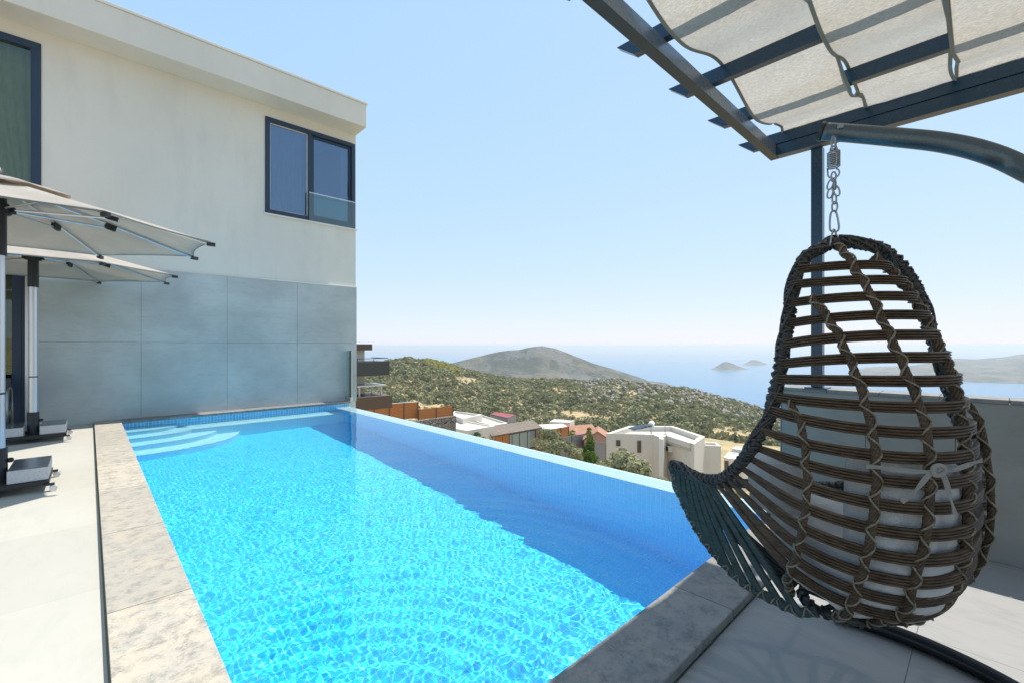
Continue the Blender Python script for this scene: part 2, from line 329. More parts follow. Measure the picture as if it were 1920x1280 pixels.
# ------------------------------------------------------------------ house
HY=10.20
house=thing('house','two storey white rendered house with grey tile cladding and navy framed windows beside the pool','house',(0,13,0))
def wall_y(name, y, th, x0,x1,z0,z1, holes, mat, parent):
    xs=sorted({x0,x1,*[h[0] for h in holes],*[h[1] for h in holes]}); zs=sorted({z0,z1,*[h[2] for h in holes],*[h[3] for h in holes]})
    inh=lambda x,z: any(h[0]<x<h[1] and h[2]<z<h[3] for h in holes)
    m=MB()
    for i in range(len(xs)-1):
        for j in range(len(zs)-1):
            a,b,c,e=xs[i],xs[i+1],zs[j],zs[j+1]
            if inh((a+b)/2,(c+e)/2): continue
            m.add([(a,y,c),(b,y,c),(b,y,e),(a,y,e)],[(0,1,2,3)]); m.add([(a,y+th,c),(b,y+th,c),(b,y+th,e),(a,y+th,e)],[(3,2,1,0)])
    for h in holes+[(x1,x0,z1,z0)]:
        a,b,c,e=h
        m.add([(a,y,c),(a,y,e),(a,y+th,e),(a,y+th,c)],[(3,2,1,0)]); m.add([(b,y,c),(b,y,e),(b,y+th,e),(b,y+th,c)],[(0,1,2,3)])
        m.add([(a,y,e),(b,y,e),(b,y+th,e),(a,y+th,e)],[(3,2,1,0)]); m.add([(a,y,c),(b,y,c),(b,y+th,c),(a,y+th,c)],[(0,1,2,3)])
    return m.build(name, mat, parent)
WL=(-4.0,-.55,3.62,5.98); WR=(2.63,4.54,3.98,5.97); DR=(-4.2,-.66,-.039,2.42)
XR=4.56
wall_y('wall',HY,.25,-7,XR,-.5,6.19,[WL,(2.63,XR-.0,3.98,5.97) if False else WR,DR],M['plaster'],house)
m=MB(); m.box(XR-.25,XR,HY+.25,17.75,-6,6.19); m.box(-7,-6.75,HY+.25,17.75,-.5,6.19); m.box(-6.75,XR-.25,17.5,17.75,-6,6.19); m.box(-6.75,XR-.25,HY+.03,HY+.25,-6,-.51); m.build('side_wall',M['plaster'],house)
m=MB(); m.box(-6.75,XR-.25,HY+.25,17.5,2.9,3.2); m.box(-6.75,XR-.25,HY+.25,17.5,-.5,-.035); m.build('floor_slab',M['interior_wall'],house)
m=MB(); m.box(-6.7,XR-.3,14.4,14.55,-.03,2.89); m.box(-6.7,XR-.3,14.4,14.55,3.21,6.18); m.build('inner_wall',M['interior_wall'],house)
m=MB(); m.box(-7,4.575,9.66,18.2,6.191,6.70); rf=m.build('roof',M['plaster'],house,bevel=.012)
m=MB(); m.box(-7.02,4.60,9.635,18.23,6.702,6.745); m.build('roof_capping',M['plaster_white'],rf,bevel=.006)
# clad lower wall: two rows of large panels
xs=[-.625,.66,1.955,3.25,4.572]
for j,(z0,z1) in enumerate(((-.038,1.307),(1.311,2.60))):
    for i in range(4):
        m=MB(); m.box(xs[i]+.002,xs[i+1]-.002,HY-.028,HY-.002,z0,z1); m.build('wall_panel',M['cladding'],house)
m=MB(); m.box(XR+.002,4.572,HY,17.7,-.04,2.6); m.build('side_cladding',M['cladding'],house)
m=MB(); m.box(2.55,4.574,HY-.034,HY-.001,2.602,2.626); m.build('ledge_sun_strip',M['plaster_white'],house)  # sunlit stretch of the panel top, made as a white strip
m=MB(); m.box(2.60,4.59,HY-.045,HY-.001,3.952,3.977); m.build('window_ledge',M['plaster_white'],house)
def frame_y(m, x0,x1,z0,z1,y0,y1,w):
    m.box(x0,x1,y0,y1,z0,z0+w); m.box(x0,x1,y0,y1,z1-w,z1); m.box(x0,x0+w,y0,y1,z0+w,z1-w); m.box(x1-w,x1,y0,y1,z0+w,z1-w)
# right upper window: fixed and sliding sash, guard pane
x0,x1,z0,z1=WR
win=MB(); frame_y(win,x0+.004,x1-.004,z0+.004,z1-.004,HY-.03,HY+.09,.085); xm=3.52
win.box(xm-.035,xm+.035,HY-.02,HY+.085,z0+.089,z1-.089)
wo=win.build('window',M['navy_frame'],house,bevel=.004)
m=MB(); frame_y(m,xm+.037,x1-.09,z0+.091,z1-.091,HY+.02,HY+.07,.055); m.build('sash',M['navy_frame'],wo,bevel=.003)
m=MB(); frame_y(m,x0+.091,xm-.037,z0+.091,z1-.091,HY+.03,HY+.06,.02); m.build('glazing_bead',M['plastic_white'],wo)
m=MB(); m.box(x0+.11,xm-.055,HY+.042,HY+.05,z0+.11,z1-.11); m.build('pane',M['window_glass'],wo)
m=MB(); m.box(xm+.09,x1-.143,HY+.042,HY+.05,z0+.144,z1-.144); m.build('pane',M['window_glass'],wo)
m=MB(); m.box(x1-.142,x1-.115,HY-.005,HY+.02,4.75,5.05); m.build('handle',M['dark_metal'],wo,bevel=.004)
m=MB(); m.box(xm-.03,x1-.01,HY-.046,HY-.036,z0+.0,4.58); m.build('guard_pane',M['clear_glass'],wo)
m=MB(); m.box(xm-.03,x1-.01,HY-.052,HY-.031,4.581,4.60); m.build('guard_rail',M['aluminium'],wo)
m=MB(); m.box(xm-.05,xm-.031,HY-.055,HY-.031,z0,4.62); m.build('guard_post',M['dark_metal'],wo)
# left upper window
x0,x1,z0,z1=WL
win=MB(); frame_y(win,x0+.004,x1-.004,z0+.004,z1-.004,HY-.02,HY+.09,.11); win.box(-2.3,-2.2,HY-.015,HY+.085,z0+.114,z1-.114); wo=win.build('window',M['navy_frame'],house,bevel=.004)
for a,b in ((x0+.115,-2.302),(-2.198,x1-.115)):
    m=MB(); m.box(a,b,HY+.035,HY+.043,z0+.115,z1-.115); m.build('pane',M['door_glass'],wo)
# sliding glass door
x0,x1,z0,z1=DR
dr=MB(); frame_y(dr,x0+.004,x1-.004,z0+.004,z1-.004,HY-.02,HY+.12,.09); dr.box(-1.95,-1.85,HY-.01,HY+.11,z0+.094,z1-.094); dr.box(x1-.20,x1-.095,HY,HY+.07,z0+.094,z1-.094); do=dr.build('door',M['navy_frame'],house,bevel=.004)
for a,b in ((x0+.095,-1.952),(-1.848,x1-.202)):
    m=MB(); m.box(a,b,HY+.035,HY+.043,z0+.095,z1-.095); m.build('pane',M['door_glass'],do)
m=MB(); m.box(x1-.06,x1+.0,HY-.05,HY-.025,-.036,2.42); m.build('door_jamb',M['aluminium'],house)
# things inside the house
def curtain(name,label,x0,x1,y,z0,z1,folds,skew=0,grp=None):
    n=folds*8; P=np.zeros((12,n+1,3))
    for i in range(12):
        f=i/11
        for j in range(n+1):
            u=j/n; xa=x0+(x1-x0)*u; xa += skew*(math.sin(f*math.pi*.5)**2)*(1-u)
            P[i,j]=(xa, y+.035*math.sin(j*math.pi/4), z1+(z0-z1)*f)
    o=grid_mesh(name,P,M['curtain_cloth']); tag(o,label,'curtain',grp); s=o.modifiers.new('s','SOLIDIFY'); s.thickness=.004
curtain('curtain','pale sheer curtain hanging behind the small upper window at the house corner',2.66,3.40,HY+.20,3.35,5.95,9)
curtain('curtain','long pale curtain drawn aside behind the large upper window at the left',-2.2,-.62,HY+.3,3.25,5.95,12,.75)
t=thing('sideboard','dark low sideboard in the shade behind the sliding glass door','sideboard',(-1.1,12.2,-.035))
m=MB(); m.box(-1.9,-.3,12.0,12.45,.10,.82); m.build('cabinet',M['interior_dark'],t,bevel=.01)
m=MB(); m.box(-1.93,-.27,11.98,12.47,.821,.85); m.build('worktop',M['brown_shutter'],t)
for x in (-1.8,-.4):
    m=MB(); m.box(x-.03,x+.03,12.05,12.4,-.034,.099); m.build('leg',M['interior_dark'],t)
m=MB(); P=[]
for i in range(9):
    for j in range(9):
        u=i/8*2-1; v=j/8*2-1; th=.07*(1-u**4)*(1-v**4); P.append((-.92+.17*u,12.17-th,1.02+.16*v))
m.add(P,[(i*9+j,i*9+j+1,(i+1)*9+j+1,(i+1)*9+j) for i in range(8) for j in range(8)]); m.add([(p[0],12.17+(12.17-p[1]),p[2]) for p in P],[(i*9+j,(i+1)*9+j,(i+1)*9+j+1,i*9+j+1) for i in range(8) for j in range(8)])
o=m.build('cushion',M['yellow_cloth'],smooth=True); tag(o,'small yellow cushion glimpsed through the sliding glass door','cushion')
# glass end panel by the house corner
t=thing('glass_screen','small upright clear glass screen at the far pool corner against the tiled wall','glass screen',(4.33,10.0,0))
m=MB(); m.box(4.325,4.337,9.90,10.16,.09,1.14); m.build('pane',M['clear_glass'],t)
m=MB(); m.box(4.30,4.365,9.895,10.165,0,.088); m.build('base_shoe',M['aluminium'],t,bevel=.004)
m=MB(); m.box(4.322,4.340,9.888,9.899,.088,1.142); m.build('edge_trim',M['aluminium'],t)
# parapet on the right
pw=thing('parapet_wall','low grey tile clad terrace wall with dark coping behind the hanging chair','wall',(4.0,-1.5,-.04))
m=MB(); m.box(3.955,4.15,-6,1.10,-4.5,.905); m.build('core',M['concrete'],pw)
ys=[-6,-3.9,-2.55,-1.2,.14,.585,1.105]
for i in range(len(ys)-1):
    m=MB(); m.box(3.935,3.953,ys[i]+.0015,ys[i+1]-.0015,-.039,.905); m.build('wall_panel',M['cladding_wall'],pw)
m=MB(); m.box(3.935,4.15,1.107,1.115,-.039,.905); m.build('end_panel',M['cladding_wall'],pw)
m=MB()
for i in range(24):
    y=1.11-.3*i; m.box(3.925,4.165,y-.297,y,.907,.932)
m.build('wall_capping',M['coping_x'],pw,bevel=.003)
# ------------------------------------------------------------------ parasols
OCT=[(1.5,-.5),(1.5,.5),(.68,1.18),(-.68,1.18),(-1.5,.5),(-1.5,-.5),(-.68,-1.18),(.68,-1.18)]
ZR,ZA=2.36,2.76
def canopy_pt(k,t,f,z0=ZR,za=ZA,s=1.0):
    """sector k (0..8), t across sector 0..1, f from apex 0..1"""
    a=OCT[k%8]; b=OCT[(k+1)%8]; x=a[0]*(1-t)+b[0]*t; y=a[1]*(1-t)+b[1]*t
    sag=math.sin(math.pi*t); sh=1-.035*sag*f
    z=za+(z0-za)*(f**1.12)-.035*sag*math.sin(math.pi*min(1,f*.9))+.012*sag*f
    return (x*f*sh*s,y*f*sh*s,z)
def make_parasol():
    root=thing('parasol','','parasol')
    rings=[.07,.18,.3,.42,.54,.66,.78,.9,1.0]; nt=6; P=np.zeros((len(rings),8*nt+1,3))
    for i,f in enumerate(rings):
        for k in range(8):
            for j in range(nt): P[i,k*nt+j]=canopy_pt(k,j/nt,f)
        P[i,8*nt]=P[i,0]
    cn=grid_mesh('canopy',P[:,::-1],M['canopy_cloth'],True,root); so=cn.modifiers.new('s','SOLIDIFY'); so.thickness=.003
    rings=[.02,.12,.22,.31]; P=np.zeros((4,8*nt+1,3))
    for i,f in enumerate(rings):
        for k in range(8):
            for j in range(nt):
                p=canopy_pt(k,j/nt,f); sg=math.sin(math.pi*j/nt); P[i,k*nt+j]=(p[0],p[1],p[2]+.035+.02*sg*f/.31+(0.012 if i<3 else 0))
        P[i,8*nt]=P[i,0]
    vn=grid_mesh('vent_cap',P[:,::-1],M['canopy_cloth'],True,cn); so=vn.modifiers.new('s','SOLIDIFY'); so.thickness=.003
    m=MB()
    for k in range(8):
        for j in range(nt): m.bar(canopy_pt(k,j/nt,1),canopy_pt(k,(j+1)/nt,1),.006,.014)
    m.build('hem',M['hem_cloth'],cn)
    for k in range(8):
        vx,vy=OCT[k]; L=math.hypot(vx,vy); ux,uy=vx/L,vy/L
        tip=Vector((vx,vy,ZR-.022)); top=Vector((ux*.06,uy*.06,ZA-.05)); mid=Vector(canopy_pt(k,0,.5))-Vector((0,0,.03))
        m=MB(); m.tube([top,mid,tip],.011,8); rb=m.build('rib',M['aluminium'],root,smooth='angle')
        m=MB(); m.bar(tip-Vector((ux,uy,-.02))*.03,tip+Vector((ux,uy,-.08))*.045,.034,.038); m.build('end_cap',M['dark_metal'],rb,bevel=.004)
        q=mid+Vector((0,0,-.025)); m=MB(); m.bar(q-Vector((ux*.045,uy*.045,-.012)),q+Vector((ux*.045,uy*.045,-.012)),.035,.06); m.build('hinge',M['dark_metal'],rb,bevel=.004)
        m=MB(); m.tube([(ux*.07,uy*.07,2.50),q-Vector((0,0,.012))],.009,8); m.build('strut',M['aluminium'],rb,smooth='angle')
    m=MB(); m.lathe((0,0,0),[(.045,.36),(.045,2.10)],20); pl=m.build('pole',M['aluminium'],root,smooth='angle')
    m=MB(); m.lathe((0,0,0),[(.0465,.86),(.0465,.876)],20); m.build('ring',M['dark_metal'],pl,smooth='angle')
    m=MB(); m.lathe((0,0,0),[(.055,2.09),(.055,2.62),(.04,2.72)],20); m.build('upper_sleeve',M['dark_metal'],root,smooth='angle')
    m=MB(); m.lathe((0,0,0),[(.075,.10),(.06,.12),(.06,.385)],20); ls=m.build('lower_sleeve',M['dark_metal'],root,smooth='angle')
    m=MB(); m.lathe((.075,-.01,.27),[(.012,-.02),(.022,-.012),(.022,.012),(.012,.02)],12); m.tube([(.055,-.01,.27),(.08,-.01,.27)],.008,8); m.build('knob',M['dark_metal'],ls,smooth='angle')
    m=MB(); m.lathe((0,0,0),[(.085,2.46),(.085,2.53),(.06,2.56)],16)
    for k in range(8): vx,vy=OCT[k]; L=math.hypot(vx,vy); m.bar((0,0,2.5),(vx/L*.11,vy/L*.11,2.5),.03,.045)
    m.build('hub',M['dark_metal'],root)
    m=MB(); m.lathe((0,0,0),[(.05,2.77),(.045,2.83),(.02,2.87)],14); m.build('finial',M['dark_metal'],root,smooth='angle')
    m=MB(); m.box(-.33,.33,-.29,-.25,.058,.10); m.box(-.33,.33,.25,.29,.058,.10); m.box(-.33,-.29,-.248,.248,.058,.10); m.box(.29,.33,-.248,.248,.058,.10); m.box(-.07,.07,-.248,.248,.056,.102)
    m.build('base_frame',M['dark_metal'],root,bevel=.004)
    for sx in (-1,1):
        m=MB(); x0,x1=(.075,.325) if sx>0 else (-.325,-.075); m.box(x0,x1,-.27,.27,.103,.215); m.build('weight_slab',M['granite_side'],root,bevel=.006)
        sl=COL.objects[-1]; m=MB(); m.box(x0+.004,x1-.004,-.266,.266,.2155,.221); m.build('polished_top',M['granite'],sl)
        for sy in (-1,1):
            cx,cy=sx*.345,sy*.295
            m=MB(); m.bar((cx-sx*.05,cy,.062),(cx+sx*.02,cy,.062),.05,.014); m.bar((cx,cy,.058),(cx+.02,cy,.028),.045,.008); ca=m.build('caster',M['dark_metal'],root)
            m=MB()
            for w in (-.017,.017): m.sweep([(cx+.012,cy+w-.008,.0275),(cx+.012,cy+w+.008,.0275)],[(.027*math.cos(i*math.pi/8),.027*math.sin(i*math.pi/8)) for i in range(16)])
            m.build('wheel',M['plastic_white'],ca,smooth='angle')
    return root
u=make_parasol(); u.location=(-.59,6.02,-.04); u['label']='nearer of two beige octagonal parasols on wheeled slab bases beside the pool'; u['group']='parasols on the pool deck'
u2=copy_tree(u); u2.location=(-.56,8.98,-.04); u2['label']='farther beige octagonal parasol, standing by the glass door and tiled house wall'
# ------------------------------------------------------------------ garden chair by the door (partly hidden)
gc=thing('garden_chair','grey tubular garden chair by the sliding glass door, half hidden by the parasol pole','chair',(-1.05,9.35,-.04))
m=MB(); m.box(-1.28,-.82,9.1,9.58,.38,.42); m.build('seat',M['dark_metal'],gc,bevel=.01)
m=MB(); m.sweep([(-1.28+.46*i/8,9.60+.05*math.sin(math.pi*i/8),.62) for i in range(9)],[(-.012,-.17),(.012,-.17),(.012,.17),(-.012,.17)]); m.build('backrest',M['dark_metal'],gc)
for x in (-1.29,-.81):
    m=MB(); m.tube([(x,9.12,0),(x,9.10,.40),(x,9.11,.60),(x,9.18,.66),(x,9.45,.66),(x,9.58,.62),(x,9.62,.40),(x,9.64,0)],.013,8); m.build('side_frame',M['steel'],gc,smooth=True)
# ================================================================== pergola
pg=thing('pergola','dark navy steel pergola with beige shade cloth woven between its rafters above the terrace','pergola',(1.3,-.6,-.04))
BX0,BX1=3.89,3.968; ZB0,ZB1=2.725,2.812; ZF0,ZF1=2.814,2.90
def beam(name,x0,x1,y0,y1,z0,z1,under):
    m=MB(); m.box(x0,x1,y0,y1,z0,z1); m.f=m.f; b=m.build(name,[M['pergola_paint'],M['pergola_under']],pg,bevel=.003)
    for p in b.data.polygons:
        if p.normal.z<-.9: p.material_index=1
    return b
xb=beam('beam',-1.36,BX1,1.13,1.192,ZB0,ZB1,1); xb.data.materials.append(M['pergola_face_lit']); xb.data.materials.append(M['pergola_dark'])
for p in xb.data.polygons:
    if p.normal.y<-.9: p.material_index=2  # near face: same paint, coloured lighter for the light it catches
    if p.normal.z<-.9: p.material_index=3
beam('beam',BX0,BX1,-3.3,1.128,ZB0,ZB1,1); beam('beam',-1.36,-1.29,-3.3,1.128,ZB0,ZB1,1); beam('beam',-1.36,BX1,-3.37,-3.302,ZB0,ZB1,1)
RAFT=[3.905-.585*k for k in range(9)]
for x in RAFT:
    m=MB(); a,b=x-.024,x+.024
    m.add([(a,-3.5,ZF0),(b,-3.5,ZF0),(b,1.305,ZF0),(a,1.305,ZF0),(a,-3.6,ZF1),(b,-3.6,ZF1),(b,1.412,ZF1),(a,1.412,ZF1)],[(0,3,2,1),(4,5,6,7),(0,1,5,4),(1,2,6,5),(2,3,7,6),(3,0,4,7)])
    m.build('rafter',M['pergola_paint'],pg,bevel=.002)
for (x,y,z) in ((3.972,.875,.932),(3.972,-3.2,.932),(-1.325,1.08,0),(-1.325,-3.2,-.04)):
    m=MB(); m.box(x-.036,x+.036,y-.036,y+.036,z+.012,ZB0-.001); po=m.build('post',M['pergola_paint'],pg,bevel=.004)
    m=MB(); m.box(x-.07,x+.07,y-.07,y+.07,z,z+.011); m.build('foot_plate',M['pergola_paint'],po)
edges=[1.082,.575,.13,-.315,-.76,-1.205,-1.65,-2.095,-2.54]
for i in range(len(edges)-1):
    y1,y0=edges[i],edges[i+1]; nxs=28; x_lo,x_hi=-.78,3.885; nxx=8*nxs; P=np.zeros((9,nxx+1,3)); sr=np.random.default_rng(40+i)
    w1,w0=sr.uniform(-.02,.02,10),sr.uniform(-.02,.02,10)
    for q in range(nxx+1):
        s=q/nxs; x=x_hi+(x_lo-x_hi)*q/nxx; k=(3.905-x)/.585
        over=.5+.5*math.cos(math.pi*k)            # 1 over an even rafter, 0 under an odd one
        if i%2==1: over=1-over
        z=2.79+.135*over
        if q==0: z=2.885
        z=min(z,2.925); 
        if k<.5: z=max(z,2.885) if True else z
        ed1=y1-.003-.022*(1-over)*math.sin(math.pi*min(1,k))+np.interp(k,range(10),w1)*.5; ed0=y0+.003+.022*(1-over)*math.sin(math.pi*min(1,k))+np.interp(k,range(10),w0)*.5
        for j in range(9):
            v=j/8; P[j,q]=(x, ed1+(ed0-ed1)*v, z-.006*math.sin(math.pi*v)*(1-over)+.002*math.sin(17*v+3*k))
    cl=grid_mesh('shade_cloth',P,M['shade_cloth'],True,pg)
    m=MB(); m.sweep([tuple(p) for p in P[0]],[(-.009,-.003),(.009,-.003),(.009,.003),(-.009,.003)],normals=[(0,.5,1)]*(nxx+1)); m.sweep([tuple(p) for p in P[-1]],[(-.009,-.003),(.009,-.003),(.009,.003),(-.009,.003)],normals=[(0,-.5,1)]*(nxx+1)); m.build('hem',M['hem_cloth'],cl)
# ================================================================== hanging chair
AX=at(1595,648,1.55); AX=Vector((AX.x,AX.y,0))
VV=Vector((FX+.755*RX,FY+.755*RY,0)).normalized(); RP=Vector((VV.y,-VV.x,0))
zt=[.345,.365,.395,.44,.495,.565,.645,.75,.86,1.0,1.154,1.338,1.449,1.50,1.56,1.587,1.605]
rt=[.10,.17,.222,.268,.306,.337,.357,.364,.360,.338,.292,.230,.197,.170,.130,.077,.02]
ct=[-.03,-.03,-.028,-.026,-.024,-.022,-.020,-.018,-.016,-.013,-.010,-.022,-.038,-.046,-.055,-.054,-.05]
rt=[r*np.interp(z,[.9,1.154,1.338,1.449,1.5,1.56],[.885,.925,.93,.91,.875,.84]) for r,z in zip(rt,zt)]
def SP(phi,z,dr=0):
    r=float(np.interp(z,zt,rt))+dr; c=float(np.interp(z,zt,ct)); p=R(phi)
    return AX+RP*(c+r*math.sin(p))-VV*(r*math.cos(p))+Vector((0,0,z))
def SN(phi): p=R(phi); return RP*math.sin(p)-VV*math.cos(p)
PHS=35.0
SPN=SN(PHS); MN=Vector((-SPN.y,SPN.x,0))
def mir(p):
    q=Vector(p)-AX; return Vector(p)-MN*(2*q.dot(MN))
def zy(y,d): return EYE+(HOR-y)/FPX*d
WING=[at(1420,822,1.49),at(1397,857,1.55),at(1370,886,1.63),at(1340,899,1.71),at(1305,892,1.81),at(1275,875,1.91)]
NOSE=at(1262,874,1.97)
left=[SP(-43,z) for z in (1.57,1.53,1.48,1.42,1.34,1.25,1.15,1.07)]+[SP(-43,1.005)]+WING+[NOSE]
front=[at(1290,905,2.06)]
saddle=AX-SPN*.62+Vector((0,0,.585))
half=[SP(PHS,1.612,0)]+[SP(-20,1.595)]+left+front
loop=half+[saddle]+[mir(p) for p in reversed(half[1:])]
def smooth_path(pts, n, closed=False):
    pts=[Vector(p) for p in pts]; out=[]; N=len(pts); segs=N if closed else N-1
    for i in range(segs):
        p0=pts[i-1] if (closed or i>0) else pts[0]*2-pts[1]; p1=pts[i]; p2=pts[(i+1)%N]; p3=pts[(i+2)%N] if (closed or i+2<N) else pts[-1]*2-pts[-2]
        for j in range(n):
            t=j/n; out.append(.5*((2*p1)+(p2-p0)*t+(2*p0-5*p1+4*p2-p3)*t*t+(3*p1-p0-3*p2+p3)*t**3))
    if not closed: out.append(pts[-1])
    return out
def resample(pts, step, closed=False):
    q=pts+[pts[0]] if closed else pts; L=[0]
    for a,b in zip(q,q[1:]): L.append(L[-1]+(b-a).length)
    n=max(3,int(L[-1]/step)); out=[]; j=0
    for i in range(n if closed else n+1):
        s=L[-1]*i/n
        while j<len(L)-2 and L[j+1]<s: j+=1
        t=(s-L[j])/max(1e-9,L[j+1]-L[j]); out.append(q[j].lerp(q[j+1],t))
    return out
def frames(pts, closed=False):
    n=len(pts); fr=[]; prev=None
    for i,p in enumerate(pts):
        t=(pts[(i+1)%n]-pts[i-1]) if closed else (pts[min(i+1,n-1)]-pts[max(i-1,0)]); t.normalize()
        u=(Vector((0,0,1)) if abs(t.z)<.9 else Vector((1,0,0))) if prev is None else prev
        u=(u-t*u.dot(t)).normalized(); prev=u; fr.append((t,u,t.cross(u)))
    return fr
def helix(m, pts, r, pitch, strand, ph=0, closed=False, sgn=1, n=5, jit=0, flat=None):
    fr=frames(pts,closed); s=0; out=[]
    for i,p in enumerate(pts):
        if i: s+=(p-pts[i-1]).length
        a=sgn*2*math.pi*s/pitch+ph; rr=r*(1+random.uniform(-jit,jit))
        out.append(p+fr[i][1]*math.cos(a)*rr+fr[i][2]*math.sin(a)*rr)
    m.tube(out,strand,n,closed=False)
chair=thing('hanging_chair','brown woven wicker egg chair hanging by a chain, seen from behind','hanging chair',(AX.x,AX.y,.30))
rimp=resample(smooth_path(loop,12,True),.0075,True)
m=MB(); m.tube(resample(rimp,.02,True),.0155,10,closed=True); rim=m.build('rim',M['wicker_dark'],chair,smooth=True)
m=MB()
for ph,sg,pt in ((0,1,.055),(math.pi,1,.055),(math.pi*.5,-1,.05),(math.pi*1.5,-1,.05)): helix(m,rimp,.0185,pt,.0046,ph,False,sg,5,.06)
for k in range(3): helix(m,rimp,.021,.4+.07*k,.0042,k*2.1,False,1,5,.03)
m.build('braid',M['wicker_dark'],rim,smooth=True)
# horizontal slats
def prof_slat(w,t,nr=4):
    up=[]; N=nr*6
    for i in range(N+1):
        u=i/N; b=abs(math.sin(math.pi*u*nr))**.7; up.append((-w/2+w*u, t*(.15+.85*b)))
    return up+[(x,-y) for x,y in reversed(up)]
MIDY=[500,529,559,593,629,668,709,754,797,838,879,921,965,1008,1048,1084,1115]
LY=[498,527,564,605,646,685,715,750,777]
LW=[(1428,806,1.475),(1412,836,1.515),(1399,855,1.55),(1385,873,1.59),(1371,885,1.625),(1359,892,1.655),(1348,897,1.685),(1337,899,1.715)]
RYs=[501,529,556,591,628,667,708,752,795,834]
slats=[]
def slat_curve(k):
    ym=MIDY[k]; r0=.3; z=1.0
    for _ in range(8): r0=float(np.interp(z,zt,rt)); z=zy(ym,1.55-.60*r0)
    zm=z; pts=[]; nor=[]
    if k<9:
        zl=zy(LY[k],1.55-.55*float(np.interp(zm,zt,rt))); zr=zm+.004
        for i in range(33):
            f=i/32; phi=-43+(107+43)*f; s=(phi-PHS)/78
            zz=zm+(zl-zm)*s*s if s<0 else zm+(zr-zm)*s*s
            pts.append(SP(phi,zz,.006)); nor.append(SN(phi))
        return pts,nor
    PL=at(*LW[k-9]); base=[]; sag=.012+.0075*(k-9); zm-=sag*.25; f1=-20
    f2=2*PHS-f1
    for i in range(21):
        phi=f1+(f2-f1)*i/20; q_=(phi-PHS)/56; base.append((SP(phi,zm+sag*q_*q_,.006),SN(phi)))
    S=base[0][0]; tan=(base[0][0]-base[1][0]).normalized(); d=(PL-S).length
    c1=S+tan*d*(.28 if k<12 else .2); c2=PL+(S-PL)*.35; L=[]
    for i in range(14):
        t=i/14; p=PL*(1-t)**3+c2*3*t*(1-t)**2+c1*3*t*t*(1-t)+S*t**3
        nn=(SN(f1)*t+ (Vector((p.x,p.y,0))-Vector((AX.x,AX.y,0))).normalized()*(1-t)); nn=nn+Vector((0,0,-.55*(1-t)))-RP*.45*(1-t)-VV*.35*(1-t); L.append((p,nn.normalized()))
    full=L+base+[(mir(p),Vector(n)-MN*2*Vector(n).dot(MN)) for p,n in reversed(L)]
    return [p for p,_ in full],[n for _,n in full]
for k in range(17):
    pts,nor=slat_curve(k); w=[.030,.033,.0345][min(2,k//4)]*(1.0 if k<15 else .9)
    # profile side axis runs along the surface, up axis outward
    m=MB(); n=len(pts); sc=[1.0]*n
    if k>=9: sc=[min(1,.66+.34*min(i,n-1-i)/9) for i in range(n)]
    m.sweep(pts,prof_slat(w,.0078),normals=nor,scale=sc); slats.append(m.build('slat',M['wicker'],chair,smooth='angle',angle=60))
# front fan: short slats from the lip down to the keel
KEEL=smooth_path([at(1263,886,1.965),at(1281,938,1.93),at(1312,998,1.87),at(1352,1050,1.79),at(1402,1098,1.69),at(1455,1126,1.60),at(1500,1146,1.53),SP(-25,.362)],10)
RIMW=smooth_path([at(1328,898,1.745),at(1316,896,1.78),at(1303,893,1.815),at(1290,886,1.86),at(1275,876,1.91),at(1264,876,1.965)],10)
KD=resample(KEEL,.01)
def kp(f): return KD[min(len(KD)-1,int(f*(len(KD)-1)))]
for i in range(10):
    f=i/9; a=RIMW[int(f*(len(RIMW)-1)*.94)]; b=kp(.93-.79*f)
    mid=(a+b)/2+ (Vector((a.x,a.y,0))-Vector((AX.x,AX.y,0))).normalized()*.035*(i/9)+Vector((0,0,-.02*i/9))
    for side in (0,1):
        pts=[a*(1-t)**2+mid*2*t*(1-t)+b*t*t for t in [j/12 for j in range(13)]]
        nv=(b-a).cross(RIMW[-1]-RIMW[0]).normalized(); nv=-nv if nv.dot(VV)>0 else nv; nor=[nv]*len(pts)
        if side: pts=[mir(p) for p in pts]; nor=[n-MN*2*n.dot(MN) for n in nor]
        m=MB(); m.sweep(pts,prof_slat(.036,.0078),normals=nor,scale=[.5+.5*min(1,j/8) for j in range(13)]); m.build('slat',M['wicker_skylit'],chair,smooth='angle',angle=60)
fr_pts=smooth_path([NOSE,front[0],saddle,mir(front[0]),mir(NOSE)],12)
for i in range(9):
    f=.12+.76*i/8; a=fr_pts[int(f*(len(fr_pts)-1))]; ang=PHS+180+(f-.5)*-130; b=SP(ang,.36)
    mid=(a+b)/2-SPN*.06+Vector((0,0,-.05)); pts=[a*(1-t)**2+mid*2*t*(1-t)+b*t*t for t in [j/12 for j in range(13)]]
    m=MB(); m.sweep(pts,prof_slat(.032,.0078),normals=[(-SPN+Vector((0,0,-.6))).normalized()]*13); m.build('slat',M['wicker_dark'],chair,smooth='angle',angle=60)
# ribs with crossing bindings
def rib_px(pl):
    out=[]
    for px,py in pl:
        a=(px-960)/FPX; o=Vector((0,0,EYE)); dr=Vector((FX+a*RX,FY+a*RY,(HOR-py)/FPX)); best=None
        for d in np.arange(1.0,1.62,.002):
            p=o+dr*float(d); z=p.z; r=float(np.interp(z,zt,rt)); c=float(np.interp(z,zt,ct)); q=Vector((p.x,p.y,0))-AX-RP*c
            if q.length<=r+.010: best=p; break
        if best is None:
            q=(o+dr*1.5); best=q
        out.append(best)
    return out
RIB1=rib_px([(1480,753),(1490,768),(1503,800),(1510,850),(1513,900),(1511,950),(1502,1000),(1490,1050),(1476,1085)])+[SP(-60,.37)]
RIB2=rib_px([(1521,556),(1535,574),(1560,608),(1585,655),(1610,715),(1625,765),(1638,820),(1643,890),(1638,960),(1625,1040),(1606,1105),(1588,1148)])+[SP(-5,.355)]
